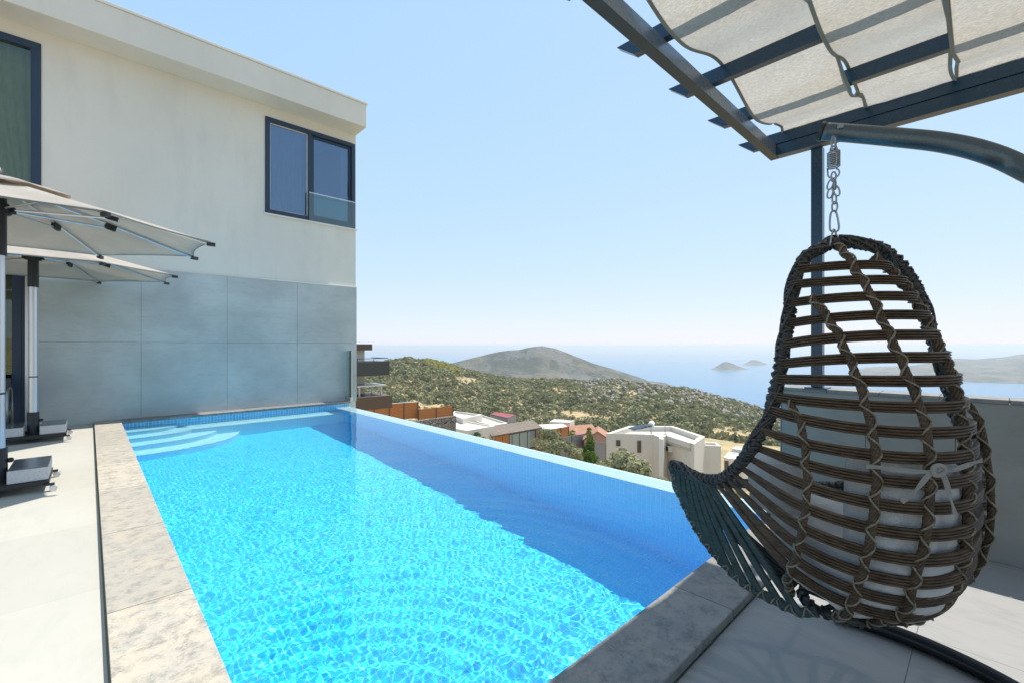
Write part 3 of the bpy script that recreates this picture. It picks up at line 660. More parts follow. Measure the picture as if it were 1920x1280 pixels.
RIB3=[SP(20,1.606)]+rib_px([(1588,478),(1604,505),(1630,548),(1655,600),(1678,650),(1700,700),(1722,755),(1735,800),(1742,850),(1744,900),(1740,970),(1730,1030),(1712,1095),(1692,1148)])+[SP(40,.355)]
RIB4=[SP(84,1.55),SP(82,1.48),SP(80,1.42),SP(76,1.34),SP(71,1.25),SP(67,1.15),SP(65,1.05),SP(63,.95),SP(62,.85),SP(61,.75),SP(61,.65),SP(62,.55),SP(63,.47),SP(65,.43),SP(67,.385),SP(70,.36)]
RIB5=[mir(p) for p in RIB1]
KEELR=[mir(p) for p in KD]
def rib(pts,rad,mat,pitch=.088,name='rib',bind=True):
    q=resample(smooth_path(pts,8),.006); m=MB(); m.tube(resample(q,.015),rad,9)
    for k in range(7): helix(m,q,rad*.93,.11,rad*.34,k*2*math.pi/7,False,1,4)
    rb=m.build(name,mat,chair,smooth=True)
    if bind:
        m=MB(); helix(m,q,rad*1.22+.0025,pitch,.0031,.4,False,1,5,.05); helix(m,q,rad*1.22+.0025,pitch,.0031,math.pi+.4,False,-1,5,.05)
        m.build('binding',M['wicker_tan'],rb,smooth=True)
    return rb
for rp,rd in ((RIB1,.0085),(RIB2,.009),(RIB3,.0092),(RIB4,.0105),(RIB5,.0075)): rib(rp,rd,M['wicker'])
rib(KD,.0125,M['wicker_skylit'],.05,'keel'); rib(KEELR,.0125,M['wicker_dark'],.05,'keel')
rng_=[SP(a,.352) for a in range(0,360,12)]; m=MB(); q=resample(rng_,.006,True); m.tube(rng_,.0135,9,closed=True); helix(m,q,.0175,.04,.0042); m.build('bottom_ring',M['wicker_dark'],chair,smooth=True)
m=MB()
for a in (-30,20,70): m.tube([SP(a,.35),SP(a+180,.35)],.010,7)
m.build('bottom_bar',M['wicker_dark'],chair,smooth=True)
# chain, spring and carabiner
HK=at(1563,262,1.55); hx,hy=HK.x,HK.y
def zc(y): return zy(y,1.55)
side=RP; fwd=VV
def link(m,zc0,h,w,r,ax,tilt=0,off=0):
    c=Vector((hx,hy,zc0))+RP*off; pts=[]
    for i in range(20):
        a=2*math.pi*i/20; x=w*math.cos(a); z=math.copysign(abs(math.sin(a))**.8,math.sin(a))*h
        pts.append(c+ax*(x+tilt*z)+Vector((0,0,z)))
    m.tube(pts,r,6,closed=True)
m=MB(); link(m,zc(270),.026,.009,.0035,(RP*.6+VV*.8)); link(m,zc(282),.014,.009,.003,RP); m.build('eye',M['steel'],chair,smooth=True)
m=MB(); q=[]; t0,t1=zc(285),zc(314)
for i in range(200):
    a=2*math.pi*8.5*i/199; q.append(Vector((hx,hy,t0+(t1-t0)*i/199))+RP*.0175*math.cos(a)+VV*.0175*math.sin(a))
q=[Vector((hx,hy,zc(279)))]+q
for i in range(12):
    a=math.pi*(1.0+ i/11*1.35); q.append(Vector((hx,hy,zc(319)-.012))+RP*.0165*math.cos(a)+Vector((0,0,.0165*math.sin(a))))
m.tube(q,.0026,6); m.build('spring',M['steel'],chair,smooth=True)
ys=[(332,.017,.0065,RP,0,0),(347,.017,.0075,RP*.3+VV*.95,0,.004),(345,.017,.008,RP,.25,-.009),(359,.018,.008,RP,-.2,.008),(362,.016,.0075,RP,.15,-.010),(374,.017,.0075,RP*.75+VV*.6,0,.002),(388,.017,.0075,RP,0,.003)]
for (y,h,w,ax,ti,of) in ys:
    m=MB(); link(m,zc(y),h,w,.0028,ax,ti,of); m.build('chain_link',M['steel'],chair,smooth=True)
m=MB(); c=[]
for (px,py) in ((1561,396),(1557,404),(1556,428),(1560,434),(1569,434),(1573,426),(1569,402),(1565,396)): p=at(px,py,1.55); c.append(p)
m.tube(smooth_path(c,4,True),.0032,6,closed=True); m.build('carabiner',M['steel'],chair,smooth=True)
m=MB(); m.tube([at(1563,430,1.55),at(1558,446,1.54),at(1556,462,1.535)],.003,6); m.tube([at(1564,430,1.55),at(1570,444,1.555),at(1580,462,1.56)],.003,6); m.build('hanger',M['steel'],chair,smooth=True)
# cushions
def lathe_cushion(name, label, prof, cx=0, lump=.012, seed=1, sq=(1,1)):
    nr,na=len(prof),64; P=np.zeros((nr,na+1,3)); sr=random.Random(seed); ph=[sr.uniform(0,6.3) for _ in range(6)]
    for i,(r,z) in enumerate(prof):
        for j in range(na+1):
            a=2*math.pi*j/na; rr=r*(1+lump*math.sin(3*a+ph[0])+lump*.7*math.sin(7*a+ph[1]+z*9)); p=AX-SPN*cx+SPN*(rr*math.cos(a)*sq[0])+MN*(rr*math.sin(a)*sq[1])
            P[i,j]=(p.x,p.y,z+lump*.8*math.sin(5*a+ph[2])*min(1,r*6))
    o=grid_mesh(name,P,M['cushion_cloth'],True); return tag(o,label,'cushion')
lathe_cushion('seat_cushion','thick grey round seat cushion filling the bottom of the wicker chair',[(.001,.395),(.10,.395),(.15,.41),(.19,.44),(.222,.49),(.245,.55),(.255,.60),(.25,.645),(.22,.675),(.18,.66),(.10,.672),(.03,.655),(.001,.652)],-.035,.014,3)
def slab_cushion(name,label,f0,f1,z0,z1,dr,th,seed):
    na,nz=40,18; P=[]
    sr=random.Random(seed); p1=sr.uniform(0,6)
    for s in (0,1):
        G=np.zeros((nz+1,na+1,3))
        for i in range(nz+1):
            for j in range(na+1):
                u=i/nz*2-1; v=j/na*2-1; puff=max(0,(1-abs(u)**5)*(1-abs(v)**6))**.5; tuft=1-.16*math.cos(v*7.5)**8-.10*math.cos(u*3.1)**10
                zz=z0+(z1-z0)*(i/nz)+.02*math.sin(v*2.2+p1)*(u+1)/2; phi=f0+(f1-f0)*(j/na)
                off=-dr-th/2+(th/2*puff*tuft)*(1 if s==0 else -1)
                G[i,j]=SP(phi,zz,off)
        P.append(G)
    v=np.concatenate([P[0].reshape(-1,3),P[1].reshape(-1,3)]); idx=np.arange((nz+1)*(na+1)).reshape(nz+1,na+1); f=np.stack([idx[:-1,:-1],idx[:-1,1:],idx[1:,1:],idx[1:,:-1]],-1).reshape(-1,4)
    f2=f[:,::-1]+len(v)//2
    return np_mesh(name,v,np.concatenate([f,f2]),M['cushion_cloth'],None,True)
bc=slab_cushion('back_cushion','',0,96,.60,.925,.014,.13,5); tag(bc,'grey padded back cushion tied to the wicker chair with a ribbon','cushion')
def lumpy(name,label,c,ax,ay,az,seed):
    me_v=[]; n=20; f=[]
    G=np.zeros((n+1,2*n+1,3)); sr=random.Random(seed); p=[sr.uniform(0,6) for _ in range(4)]
    for i in range(n+1):
        th=math.pi*i/n-math.pi/2
        for j in range(2*n+1):
            la=2*math.pi*j/(2*n); e=lambda x,k: math.copysign(abs(x)**k,x)
            x=e(math.cos(th),.5)*e(math.cos(la),.5); y=e(math.cos(th),.5)*e(math.sin(la),.5); z=e(math.sin(th),.8)
            k=1+.05*math.sin(3*x+p[0])*math.sin(4*y+p[1])
            G[i,j]=Vector(c)+Vector(ax)*x*k+Vector(ay)*y*k+Vector(az)*z*k
    return tag(grid_mesh(name,G,M['cushion_cloth'],True),label,'cushion')
FW=-SPN
lumpy('side_cushion','small plump grey pillow leaning on the left side inside the wicker chair',AX+FW*.10+(-MN if MN.dot(RP)>0 else MN)*.20+Vector((0,0,.745)),(FW*.15),(Vector((0,0,.115))),((MN)*.055),11)
lumpy('front_cushion','flat grey front pad lying on the seat lip of the wicker chair',AX+FW*.20+RP*.05+Vector((0,0,.61)),FW*.15,MN*.19,Vector((0,0,.045))-FW*.012,12)
# ribbon tie on the back of the chair
def surf_px(pl,lift=.02):
    pts=rib_px(pl); return [p+(Vector((p.x,p.y,0))-AX).normalized()*lift for p in pts]
m=MB(); pr=[(-.0062,-.001),(.0062,-.001),(.0062,.001),(-.0062,.001)]
nrm=lambda P:[(Vector((p.x,p.y,0))-AX).normalized() for p in P]
for pl in ([(1622,869),(1650,872),(1690,878),(1730,879),(1745,876)],[(1742,877),(1765,876),(1790,868),(1818,858)],[(1740,876),(1728,884),(1712,905),(1698,922),(1681,934)],[(1748,879),(1756,895),(1764,925),(1772,956)]):
    P=resample(smooth_path(surf_px(pl,.026),8),.006); N=nrm(P); n2=[]
    for i,nv in enumerate(N):
        t=(P[min(i+1,len(P)-1)]-P[max(i-1,0)]).normalized(); n2.append((nv+t.cross(nv)*.7*math.sin(i*.35)).normalized())
    m.sweep(P,pr,normals=n2)
kn=surf_px([(1733,872),(1742,866),(1752,872),(1748,882),(1736,884)],.030); m.tube(smooth_path(kn,5,True),.0058,7,closed=True)
m.build('tie_ribbon',M['ribbon_cloth'],bc,smooth='angle')
# ================================================================== chair stand
st=thing('chair_stand','dark hammered steel arched stand with a curved floor ring that carries the hanging chair','chair stand',(1.85,.3,-.04))
arm=smooth_path([at(1541,247,1.60),at(1600,251,1.55),at(1680,258,1.48),at(1770,268,1.41),at(1850,287,1.35),at(1930,322,1.29),Vector((1.79,-.26,1.50)),Vector((1.72,-.42,1.05)),Vector((1.64,-.47,.5)),Vector((1.74,-.45,.15)),Vector((1.85,-.42,.0))],10)
m=MB(); m.tube(resample(arm,.02),.030,18); mast=m.build('mast',M['hammered'],st,smooth=True)
m=MB(); a0=arm[0]; t=(arm[0]-arm[2]).normalized(); m.tube([a0-t*.004,a0+t*.006],.0325,18); m.build('end_cap',M['dark_metal'],mast,smooth='angle')
q=at(1575,236,1.55); m=MB(); m.lathe((q.x,q.y,q.z-.012),[(.011,0),(.011,.012),(.006,.018)],12); m.build('bolt',M['steel'],mast,smooth='angle')
m=MB(); pts=[Vector((1.85+.72*math.cos(R(a)),.3+.72*math.sin(R(a)),-.008)) for a in range(16,-200,-4)]
m.tube(pts,.031,16); m.build('base_ring',M['hammered_dark'],st,smooth=True)
# ================================================================== terrain, sea, far land
SEA=-250.0
RG=[(-600,600),(0,640),(300,655),(500,672),(600,683),(690,685),(709,683),(736,677),(762,670),(785,674),(806,674),(832,681),(866,690),(903,699),(951,707),(1000,711),(1060,710),(1100,714),(1130,713),(1155,711),(1194,719),(1242,723),(1291,730),(1339,742),(1387,754),(1431,768),(1500,786),(1600,803),(1750,818),(2000,838),(2600,860)]
VL=[(-600,730),(300,745),(680,768),(760,784),(900,797),(1000,806),(1100,812),(1250,812),(1330,818),(1400,832),(1500,850),(2000,900),(2600,920)]
ipx=lambda T,p: np.interp(p,[a for a,_ in T],[b for _,b in T])
def vnoise(x,y,seed=0):
    xi=np.floor(x).astype(int); yi=np.floor(y).astype(int); fx=x-xi; fy=y-yi
    h=lambda a,b: ((np.sin((a*127.1+b*311.7+seed*74.7))*43758.5453)%1.0)
    sx=fx*fx*(3-2*fx); sy=fy*fy*(3-2*fy)
    return (h(xi,yi)*(1-sx)+h(xi+1,yi)*sx)*(1-sy)+(h(xi,yi+1)*(1-sx)+h(xi+1,yi+1)*sx)*sy
def fbm(x,y,o=5,seed=0):
    t=0; a=.5; n=0
    for i in range(o): t=t+a*(vnoise(x*2**i,y*2**i,seed+i)-.5); a*=.55
    return t
DV,DRD=235.0,460.0
def ground_z(px,d,X,Y):
    """px pixel column, d depth along the view axis"""
    zr=EYE+(HOR-ipx(RG,px))/FPX*DRD; zv=EYE+(HOR-ipx(VL,px))/FPX*DV
    dn=np.array([0,10,16,26,40,60,90,140,DV]); 
    base=np.array([-4.6,-4.8,-6.6,-9.2,-12.6,-15.5,-19.5])
    z=np.interp(d,dn[:7],base)
    t=np.clip((d-90)/(DV-90),0,1); z=np.where(d>90, base[-1]*(1-t)+zv*t, z)
    t=np.clip((d-DV)/(DRD-DV),0,1); s=t*t*(3-2*t)*.55+t*.45
    z=np.where(d>DV, zv+(zr-zv)*s, z)
    t=np.clip((d-DRD)/950,0,1); z=np.where(d>DRD, zr+(SEA-12-zr)*(t**.8*(.35+.65*t)), z)
    rough=np.clip((d-20)/300,0,1)
    z=z+fbm(X/38,Y/38,5,3)*11*rough*np.clip((DRD-d+40)/120,.25,1)+fbm(X/9,Y/9,3,9)*2.4*rough*np.clip((DRD-d+30)/60,.5,1)
    return z
def GZ(px,d):
    p=at(px,HOR,d); return float(ground_z(np.array([px]),np.array([d]),np.array([p.x]),np.array([p.y]))[0])
th=np.radians(np.concatenate([np.linspace(-180,-60,25)[:-1],np.linspace(-60,60,481),np.linspace(60,180,25)[1:]]))
rh=np.concatenate([[.5],np.geomspace(7,1700,190)])
T,RR=np.meshgrid(th,rh)
Xg=RR*(np.cos(T)*FX+np.sin(T)*RX); Yg=RR*(np.cos(T)*FY+np.sin(T)*RY)
ct_=np.cos(T); frontal=ct_>.42
pxg=np.where(frontal,960+FPX*np.tan(np.clip(T,-1.14,1.14)),np.where(T<0,-600,2600)); dg=RR*np.maximum(ct_,.42)
Zg=ground_z(pxg,dg,Xg,Yg)
back=np.clip((-ct_+.35)/.9,0,1); Zg=Zg*(1-back)+(-4.8+np.minimum(RR*.035,9)*1.0)*back
Zg=np.where((back>.2)&(RR>500),-4.8+9-(RR-500)*.25*back,Zg)
Zg=np.minimum(Zg,np.where(back>0,5.5,1e9)); Zg=np.where(RR>1650,np.minimum(Zg,SEA-15),Zg)
t=NT('hill_soil'); n1=t.noise(.035,6,.65); n2=t.noise(.22,6,.7); n3=t.noise(1.2,4,.7)
c=t.mix(t.ramp(n1,[(.40,0),(.58,1)]),(.50,.34,.17),(.30,.25,.14)); c=t.mix(t.ramp(n2,[(.45,0),(.62,1)]),c,(.20,.19,.10)); c=t.mix(t.math('MULTIPLY',n3,.45),c,(.46,.36,.22))
M['hill_soil']=t.pbr(c,.95,0,t.bump(n2,.5,1.0),.1)
g=grid_mesh('ground',np.stack([Xg,Yg,Zg],-1),M['hill_soil'],True); g['kind']='structure'
# sea
t=NT('sea_water'); n1=t.noise(.012,5,.6,t.mapped((1,3.2,1),(0,0,R(-46)))); n2=t.noise(.0006,4,.5,t.mapped((1,5,1),(0,0,R(-46))))
c=t.mix(n2,(.008,.135,.29),(.014,.175,.34)); M['sea_water']=t.pbr(c,.22,0,t.bump(n1,.25,3.0),.5)
m=MB(); n=96; m.add([(31000*math.cos(2*math.pi*i/n),31000*math.sin(2*math.pi*i/n),SEA) for i in range(n)],[tuple(range(n))]); m.build('sea',M['sea_water'])['kind']='structure'
t=NT('far_hill'); n1=t.noise(.006,7,.65); n2=t.noise(.03,6,.7); sp=t.n('SeparateXYZ',{'Vector':t.coord()})
c=t.mix(t.ramp(n1,[(.44,0),(.56,1)]),(.045,.05,.020),(.165,.135,.072)); c=t.mix(t.math('MULTIPLY',t.ramp(n2,[(.45,0),(.65,1)]),.6),c,(.05,.06,.035))
cl=t.math('MULTIPLY',t.ramp(t.noise(.005,6,.75,t.mapped((1,1,.25))),[(.5,0),(.58,1)]),.6); c=t.mix(cl,c,(.20,.18,.16))
M['far_hill']=t.pbr(c,.95,0,t.bump(n2,1,25),.1)
def far_land(name, sky, d_ridge, d_front, d_back, base=SEA-6, amp=16, seed=1, cliff=0, sw=1.3):
    p0,p1=sky[0][0],sky[-1][0]; nx=220; ny=70; P=np.zeros((ny,nx,3))
    px=np.linspace(p0,p1,nx); yr=ipx(sky,px)
    for i in range(ny):
        f=i/(ny-1); d=d_front+(d_back-d_front)*f; fr=(d_ridge-d_front)/(d_back-d_front)
        s=(f/fr) if f<fr else (1-f)/(1-fr); s=np.clip(s,0,1); k=s**sw if f<fr else s**.8
        if cliff: k=np.where(s<.5, .5*(s/.5)**.6*1.0, .5+.5*((s-.5)/.5)**1.5) if f<fr else k
        zr=EYE+(HOR-yr)/FPX*d_ridge
        a=(px-960)/FPX; X=d*(FX+a*RX); Y=d*(FY+a*RY)
        z=base+(zr-base)*k+fbm(X/260,Y/260,6,seed)*amp*(4*s*(1-s)+.15)*np.clip((zr-base)/120,.1,1)
        P[i]=np.stack([X,Y,z],-1)
    o=grid_mesh(name,P,M['far_hill'],True); o['kind']='structure'; return o
far_land('headland',[(560,730),(640,712),(720,705),(790,694),(835,684),(866,676),(900,667),(930,660),(955,656.5),(975,656),(990,652),(1016,648.5),(1040,652.5),(1060,660),(1085,670),(1110,680),(1140,689),(1170,698),(1200,708),(1235,722),(1262,732)],2550,2050,3200,amp=60,seed=5,cliff=1)
far_land('island',[(1326,694),(1336,690.5),(1346,685),(1354,679.5),(1361,677.5),(1368,679),(1376,682),(1386,686.5),(1396,690),(1408,694)],4800,4680,5050,amp=22,seed=8)
far_land('island',[(1386,685),(1398,680),(1410,674),(1420,675),(1432,679),(1438,682.5),(1452,685)],6000,5880,6300,amp=22,seed=12)
far_land('coast',[(1600,699),(1625,694),(1660,690),(1700,686),(1740,680),(1770,675),(1792,671.5),(1812,672.5),(1831,673),(1855,671),(1882,669),(1900,666),(1930,662),(1990,655),(2080,648),(2300,640)],4300,2900,5600,amp=70,seed=21)
# ================================================================== scrub and rocks on the hillside
def clump_base(n,seed):
    sr=np.random.default_rng(seed); out=[]
    for i in range(n):
        v=sr.normal(size=3); v/=np.linalg.norm(v); v[2]=abs(v[2])*.9+.02; r=.55+.45*sr.random(); out.append(v*r)
    return np.array(out)
def leaf_cloud(name, centers, sizes, mat, nleaf, lsize, seed, squash=.8, parent=None):
    """many small leaf-clump triangles/quads round every centre, one mesh"""
    sr=np.random.default_rng(seed); N=len(centers); K=nleaf
    dirs=sr.normal(size=(N,K,3)); dirs/=np.linalg.norm(dirs,axis=2,keepdims=True); dirs[:,:,2]=np.abs(dirs[:,:,2])*1.1-.15
    rad=(.45+.55*sr.random((N,K,1))**.6)
    c=centers[:,None,:]+dirs*rad*sizes[:,None,None]*np.array([1,1,squash])
    nrm=dirs+sr.normal(size=(N,K,3))*.55; nrm/=np.linalg.norm(nrm,axis=2,keepdims=True)
    t=np.cross(nrm,sr.normal(size=(N,K,3))); t/=np.linalg.norm(t,axis=2,keepdims=True); b=np.cross(nrm,t)
    ls=(sizes[:,None,None]*lsize)*(.6+.8*sr.random((N,K,1)))
    v=np.stack([c-t*ls,c-b*ls*.7,c+t*ls,c+b*ls*.7],2).reshape(-1,3)
    f=np.arange(N*K*4).reshape(-1,4)
    o=np_mesh(name,v,f,mat,parent)
    tint=np.clip(sr.random((N,1))*.65+sr.random((N,K))*.35,0,1); at_=o.data.attributes.new('tint','FLOAT','POINT'); at_.data.foreach_set('value',np.repeat(tint.reshape(-1),4).astype(np.float32))
    return o
sr=np.random.default_rng(11)
def scatter(n, p0,p1,d0,d1, thr, seed, field=None):
    sr=np.random.default_rng(seed); d=np.sqrt(sr.uniform(d0*d0,d1*d1,n)); px=sr.uniform(p0,p1,n); a=(px-960)/FPX
    X=d*(FX+a*RX); Y=d*(FY+a*RY); keep=(fbm(X/46,Y/46,4,31)+.5)>thr+sr.uniform(-.12,.12,n)
    # open dry fields in the valley
    fld=((px>700)&(px<840)&(d>150)&(d<285))|((px>1330)&(px<1500)&(d>180)&(d<290))
    keep&=~(fld&(sr.random(n)<.78))
    px,d,X,Y=px[keep],d[keep],X[keep],Y[keep]; return px,d,X,Y,ground_z(px,d,X,Y)
px,d,X,Y,Z=scatter(27000,640,1640,165,485,.34,5); s=np.random.default_rng(6).gamma(3.2,.42,len(X)).clip(.5,3.2)*np.where(d>420,.75,1)
o=leaf_cloud('scrub',np.stack([X,Y,Z+s*.25],-1),s,M['scrub_leaf'],30,.34,7); o['kind']='stuff'
px,d,X,Y,Z=scatter(2600,640,1640,150,470,.44,15); s=np.random.default_rng(16).uniform(1.6,3.4,len(X))*np.where(d>420,.6,1)
o=leaf_cloud('bushes',np.stack([X,Y,Z+s*.35],-1),s,M['scrub_dark'],70,.22,17); o['kind']='stuff'
px,d,X,Y,Z=scatter(15000,1640,2500,120,485,.30,45); s=np.random.default_rng(46).gamma(3.2,.42,len(X)).clip(.5,3.2)
o=leaf_cloud('scrub',np.stack([X,Y,Z+s*.25],-1),s,M['scrub_leaf'],22,.38,47); o['kind']='stuff'
def rocks(n,p0,p1,d0,d1,seed,smin,smax):
    sr=np.random.default_rng(seed); vs=[];fs=[]; base=[(1,0,0),(-1,0,0),(0,1,0),(0,-1,0),(0,0,1),(0,0,-1)]; tri=[(0,2,4),(2,1,4),(1,3,4),(3,0,4),(2,0,5),(1,2,5),(3,1,5),(0,3,5)]
    px=sr.uniform(p0,p1,n); d=sr.uniform(d0,d1,n); a=(px-960)/FPX; X=d*(FX+a*RX); Y=d*(FY+a*RY); Z=ground_z(px,d,X,Y)
    for i in range(n):
        s=sr.uniform(smin,smax); q=len(vs); rot=sr.uniform(0,6.28)
        for b in base:
            k=np.array(b)*s*sr.uniform(.6,1.25,3); vs.append((X[i]+k[0]*math.cos(rot)-k[1]*math.sin(rot)+sr.normal()*s*.2,Y[i]+k[0]*math.sin(rot)+k[1]*math.cos(rot)+sr.normal()*s*.2,Z[i]+k[2]*.9+s*.25))
        fs+=[tuple(j+q for j in t_) for t_ in tri]
    return vs,fs
v1,f1=rocks(1000,1080,1500,330,470,3,.8,3.2); v2,f2=rocks(260,690,1000,360,468,4,.6,1.6)
o=np_mesh('rocks',np.array(v1+v2),np.array(f1+[tuple(i+len(v1) for i in t_) for t_ in f2]),M['rock']); o['kind']='stuff'
# bright flowering patch on the hill top
px,d,X,Y,Z=scatter(1100,798,862,380,462,.1,25); s=np.random.default_rng(26).uniform(.8,1.7,len(X)); mk_leaf('broom_leaf',(.30,.27,.04),(.55,.48,.10),.2)
o=leaf_cloud('yellow_scrub',np.stack([X,Y,Z+s*.4],-1),s,M['broom_leaf'],40,.28,27); o['kind']='stuff'
# ================================================================== village below the pool
def poly_z(pxs,z): return [on_z(x,y,z) for x,y in pxs]
def flat_house(name,label,pxs,zr,zb,mat,roofmat,inset=.35,par=.4,cat='house'):
    P=poly_z(pxs,zr); c=sum(P,Vector())/len(P); root=thing(name,label,cat,(c.x,c.y,zb)); n=len(P)
    Q=[p+(c-p).normalized()*inset*1.4 for p in P]
    ar=sum(P[i].x*P[(i+1)%n].y-P[(i+1)%n].x*P[i].y for i in range(n)); 
    m=MB(); vs=[(p.x,p.y,zb) for p in P]+[(p.x,p.y,zr) for p in P]+[(p.x,p.y,zr) for p in Q]+[(p.x,p.y,zr-par) for p in Q]
    fs=[]
    for i in range(n):
        j=(i+1)%n
        for k in range(3):
            f=(i+k*n,j+k*n,j+(k+1)*n,i+(k+1)*n); fs.append(f if ar>0 else tuple(reversed(f)))
    m.add(vs,fs); m.build('wall',mat,root)
    m=MB(); m.prism([(p.x,p.y) for p in Q],zr-par-.2,zr-par+.004); m.build('roof',roofmat,root)
    return root,P
def face_box(root,name,mat,p,q,u0,u1,z0,z1,out=.06,depth=.04,label=None):
    """a box proud of the wall that runs p->q; u along it, facing the camera"""
    p=Vector((p.x,p.y,0)); q=Vector((q.x,q.y,0)); t=(q-p).normalized(); nn=Vector((t.y,-t.x,0))
    if nn.dot(p)>0: nn=-nn
    L=(q-p).length; a=p+t*L*u0; b=p+t*L*u1; m=MB()
    m.obox((a+b)/2+nn*(out/2-depth/2)+Vector((0,0,(z0+z1)/2)),t*(b-a).length/2,nn*(out+depth)/2,Vector((0,0,(z1-z0)/2)))
    o=m.build(name,mat,root)
    if label: o['label']=label
    return o
def ac_unit(root,p,q,u,z,s=.8):
    o=face_box(root,'air_conditioner',M['plastic_white'],p,q,u-.0,u+.11*s,z,z+.62*s,.34,.0)
    pp=Vector((p.x,p.y,0)); qq=Vector((q.x,q.y,0)); t=(qq-pp).normalized(); nn=Vector((t.y,-t.x,0)); nn=-nn if nn.dot(pp)>0 else nn
    c=pp+t*(qq-pp).length*(u+.045*s)+nn*.37+Vector((0,0,z+.31*s)); m=MB()
    m.tube([c-nn*.028,c+nn*.012],.24*s,18); m.build('fan_grille',M['dark_metal'],o,smooth='angle')
# white house with the stepped roof edge
wh,P=flat_house('white_house','large white flat roofed house with a stepped parapet and solar water heater below the pool',
 [(1136.7,811.7),(1193,813),(1225,814),(1240,820),(1252,814),(1301.7,832),(1321.7,817.5),(1261.7,798),(1180,797.5)],-6.2,-15,M['plaster_far'],M['flat_roof'],.30,.42)
face_box(wh,'window',M['brown_shutter'],P[0],P[1],.33,.47,-7.25,-6.75); face_box(wh,'window',M['brown_shutter'],P[1],P[2],.06,.28,-7.75,-6.75)
ac_unit(wh,P[4],P[5],.10,-7.5); ac_unit(wh,P[0],P[1],.47,-8.45)
m=MB(); a=P[3]; m.prism([(a.x-.14,a.y-.25),(a.x+.22,a.y-.12),(a.x+.12,a.y+.2),(a.x-.2,a.y+.1)],-15,-6.25); m.build('corner_pier',M['plaster_white'],wh)
an,PA=flat_house('annex','lower white wing joined to the right end of the white flat roofed house',[(1302.3,833),(1352,835.5),(1344,829),(1312,827)],-6.92,-15,M['plaster_far'],M['flat_roof'],.2,.3)
an.name='house_annex'
# solar heater on that roof
c=at(1221,797,39.5); t=thing('solar_heater','white solar water tank with dark sloping collectors on the white house roof','solar heater',(c.x,c.y,-6.6))
ax=Vector((.9,.42,0)).normalized(); m=MB(); m.tube([c-ax*.62+Vector((0,0,.08)),c+ax*.62+Vector((0,0,.08))],.26,16); m.build('tank',M['plastic_white'],t,smooth='angle')
for k in range(2):
    a=at(1184+10*k,806-1.5*k,38.7); b=at(1206+11*k,799.5-.6*k,39.2); d=b-a; sd=d.cross(Vector((0,0,1))).normalized(); m=MB(); m.obox((a+b)/2+Vector((0,0,.12)),d/2,sd*.42,d.cross(sd).normalized()*.03); m.build('collector',M['solar_panel'],t)
m=MB()
for dx in (-.5,.5): m.tube([c+ax*dx+Vector((0,0,-.25)),Vector((c.x+ax.x*dx,c.y+ax.y*dx,-6.61))],.025,6)
m.tube([c-ax*.55+Vector((0,0,-.2)),c+ax*.55+Vector((0,0,-.2))],.025,6); m.tube([Vector((c.x-ax.x*.5,c.y-ax.y*.5,-6.5)),Vector((c.x+ax.x*.5,c.y+ax.y*.5,-6.5))],.02,6); m.build('stand',M['steel'],t)
c=at(1247,797,40); t=thing('roof_mast','small steel antenna mast on the white house roof beside the solar tank','antenna',(c.x,c.y,-6.6))
m=MB(); m.tube([(c.x,c.y,-6.6),(c.x,c.y,-5.6)],.03,6); m.build('pole',M['steel'],t); m=MB(); m.tube([(c.x-.35,c.y-.1,-5.75),(c.x+.35,c.y+.1,-5.75)],.02,6); m.build('crossbar',M['steel'],t)
# house behind the main house corner
nb=thing('neighbour_house','pale neighbouring house with dark balconies showing past the corner of the main house','house',(10,31,-9))
m=MB(); m.box(2,13.45,28.7,37,-9,.95); m.build('wall',M['plaster_pink'] if False else M['plaster_far'],nb)
m=MB(); m.box(1.6,13.75,28.2,37.4,.952,1.36); m.build('roof',M['brown_shutter'],nb)
m=MB(); m.box(6,14.38,27.0,29.6,-.66,.24); bl=m.build('balcony',M['interior_dark'],nb)
m=MB(); m.tube([(9,27.05,.44),(14.3,27.05,.44),(14.3,29.4,.44)],.025,6)
for x in (10,11.1,12.2,13.3,14.3): m.tube([(x,27.05,.2),(x,27.05,.44)],.02,6)
m.build('railing',M['dark_metal'],bl)
m=MB(); m.box(6,14.35,26.6,29.6,-2.75,-1.95); bl=m.build('balcony',M['brown_shutter'],nb)
m=MB(); m.box(12.2,14.2,27.1,28.9,-1.35,-1.28); m.box(12.4,12.5,27.3,27.4,-1.95,-1.35); m.box(13.9,14.0,27.3,27.4,-1.95,-1.35); m.box(13.9,14.0,28.6,28.7,-1.95,-1.35); m.build('canopy',M['plastic_white'],bl)
m=MB(); m.box(11.2,12.2,28.66,28.69,-1.9,-.75); m.build('window',M['far_glass'],nb)
# timber slat fences on a stone wall
def slat_fence(name,label,pa,pb,za,h,posts,mat,cap=True):
    p=on_z(pa[0],pa[1],za); q=on_z(pb[0],pb[1],za); root=thing(name,label,'fence',(p.x,p.y,za-h)); t=(q-p).normalized(); sd=Vector((-t.y,t.x,0)); L=(q-p).length
    m=MB(); m.obox((p+q)/2-Vector((0,0,h/2)),t*L/2,sd*.02,Vector((0,0,h/2))); m.build('slat_panel',mat,root)
    for i in range(posts+1):
        a=p+t*L*i/posts; m=MB(); m.obox(a-Vector((0,0,h/2))-sd*.0,t*.05,sd*.06,Vector((0,0,h/2+.03))); m.build('post',M['brown_shutter'],root)
    if cap:
        m=MB(); m.obox((p+q)/2+Vector((0,0,.045)),t*L/2,sd*.09,Vector((0,0,.012))); m.build('capping',M['plastic_white'],root)
    return p,q,t,sd
p,q,t,sd=slat_fence('slat_fence','taller orange brown timber slat fence past the far corner of the pool',(672,761.5),(783.5,753),-4.5,1.62,4,M['fence_wood'])
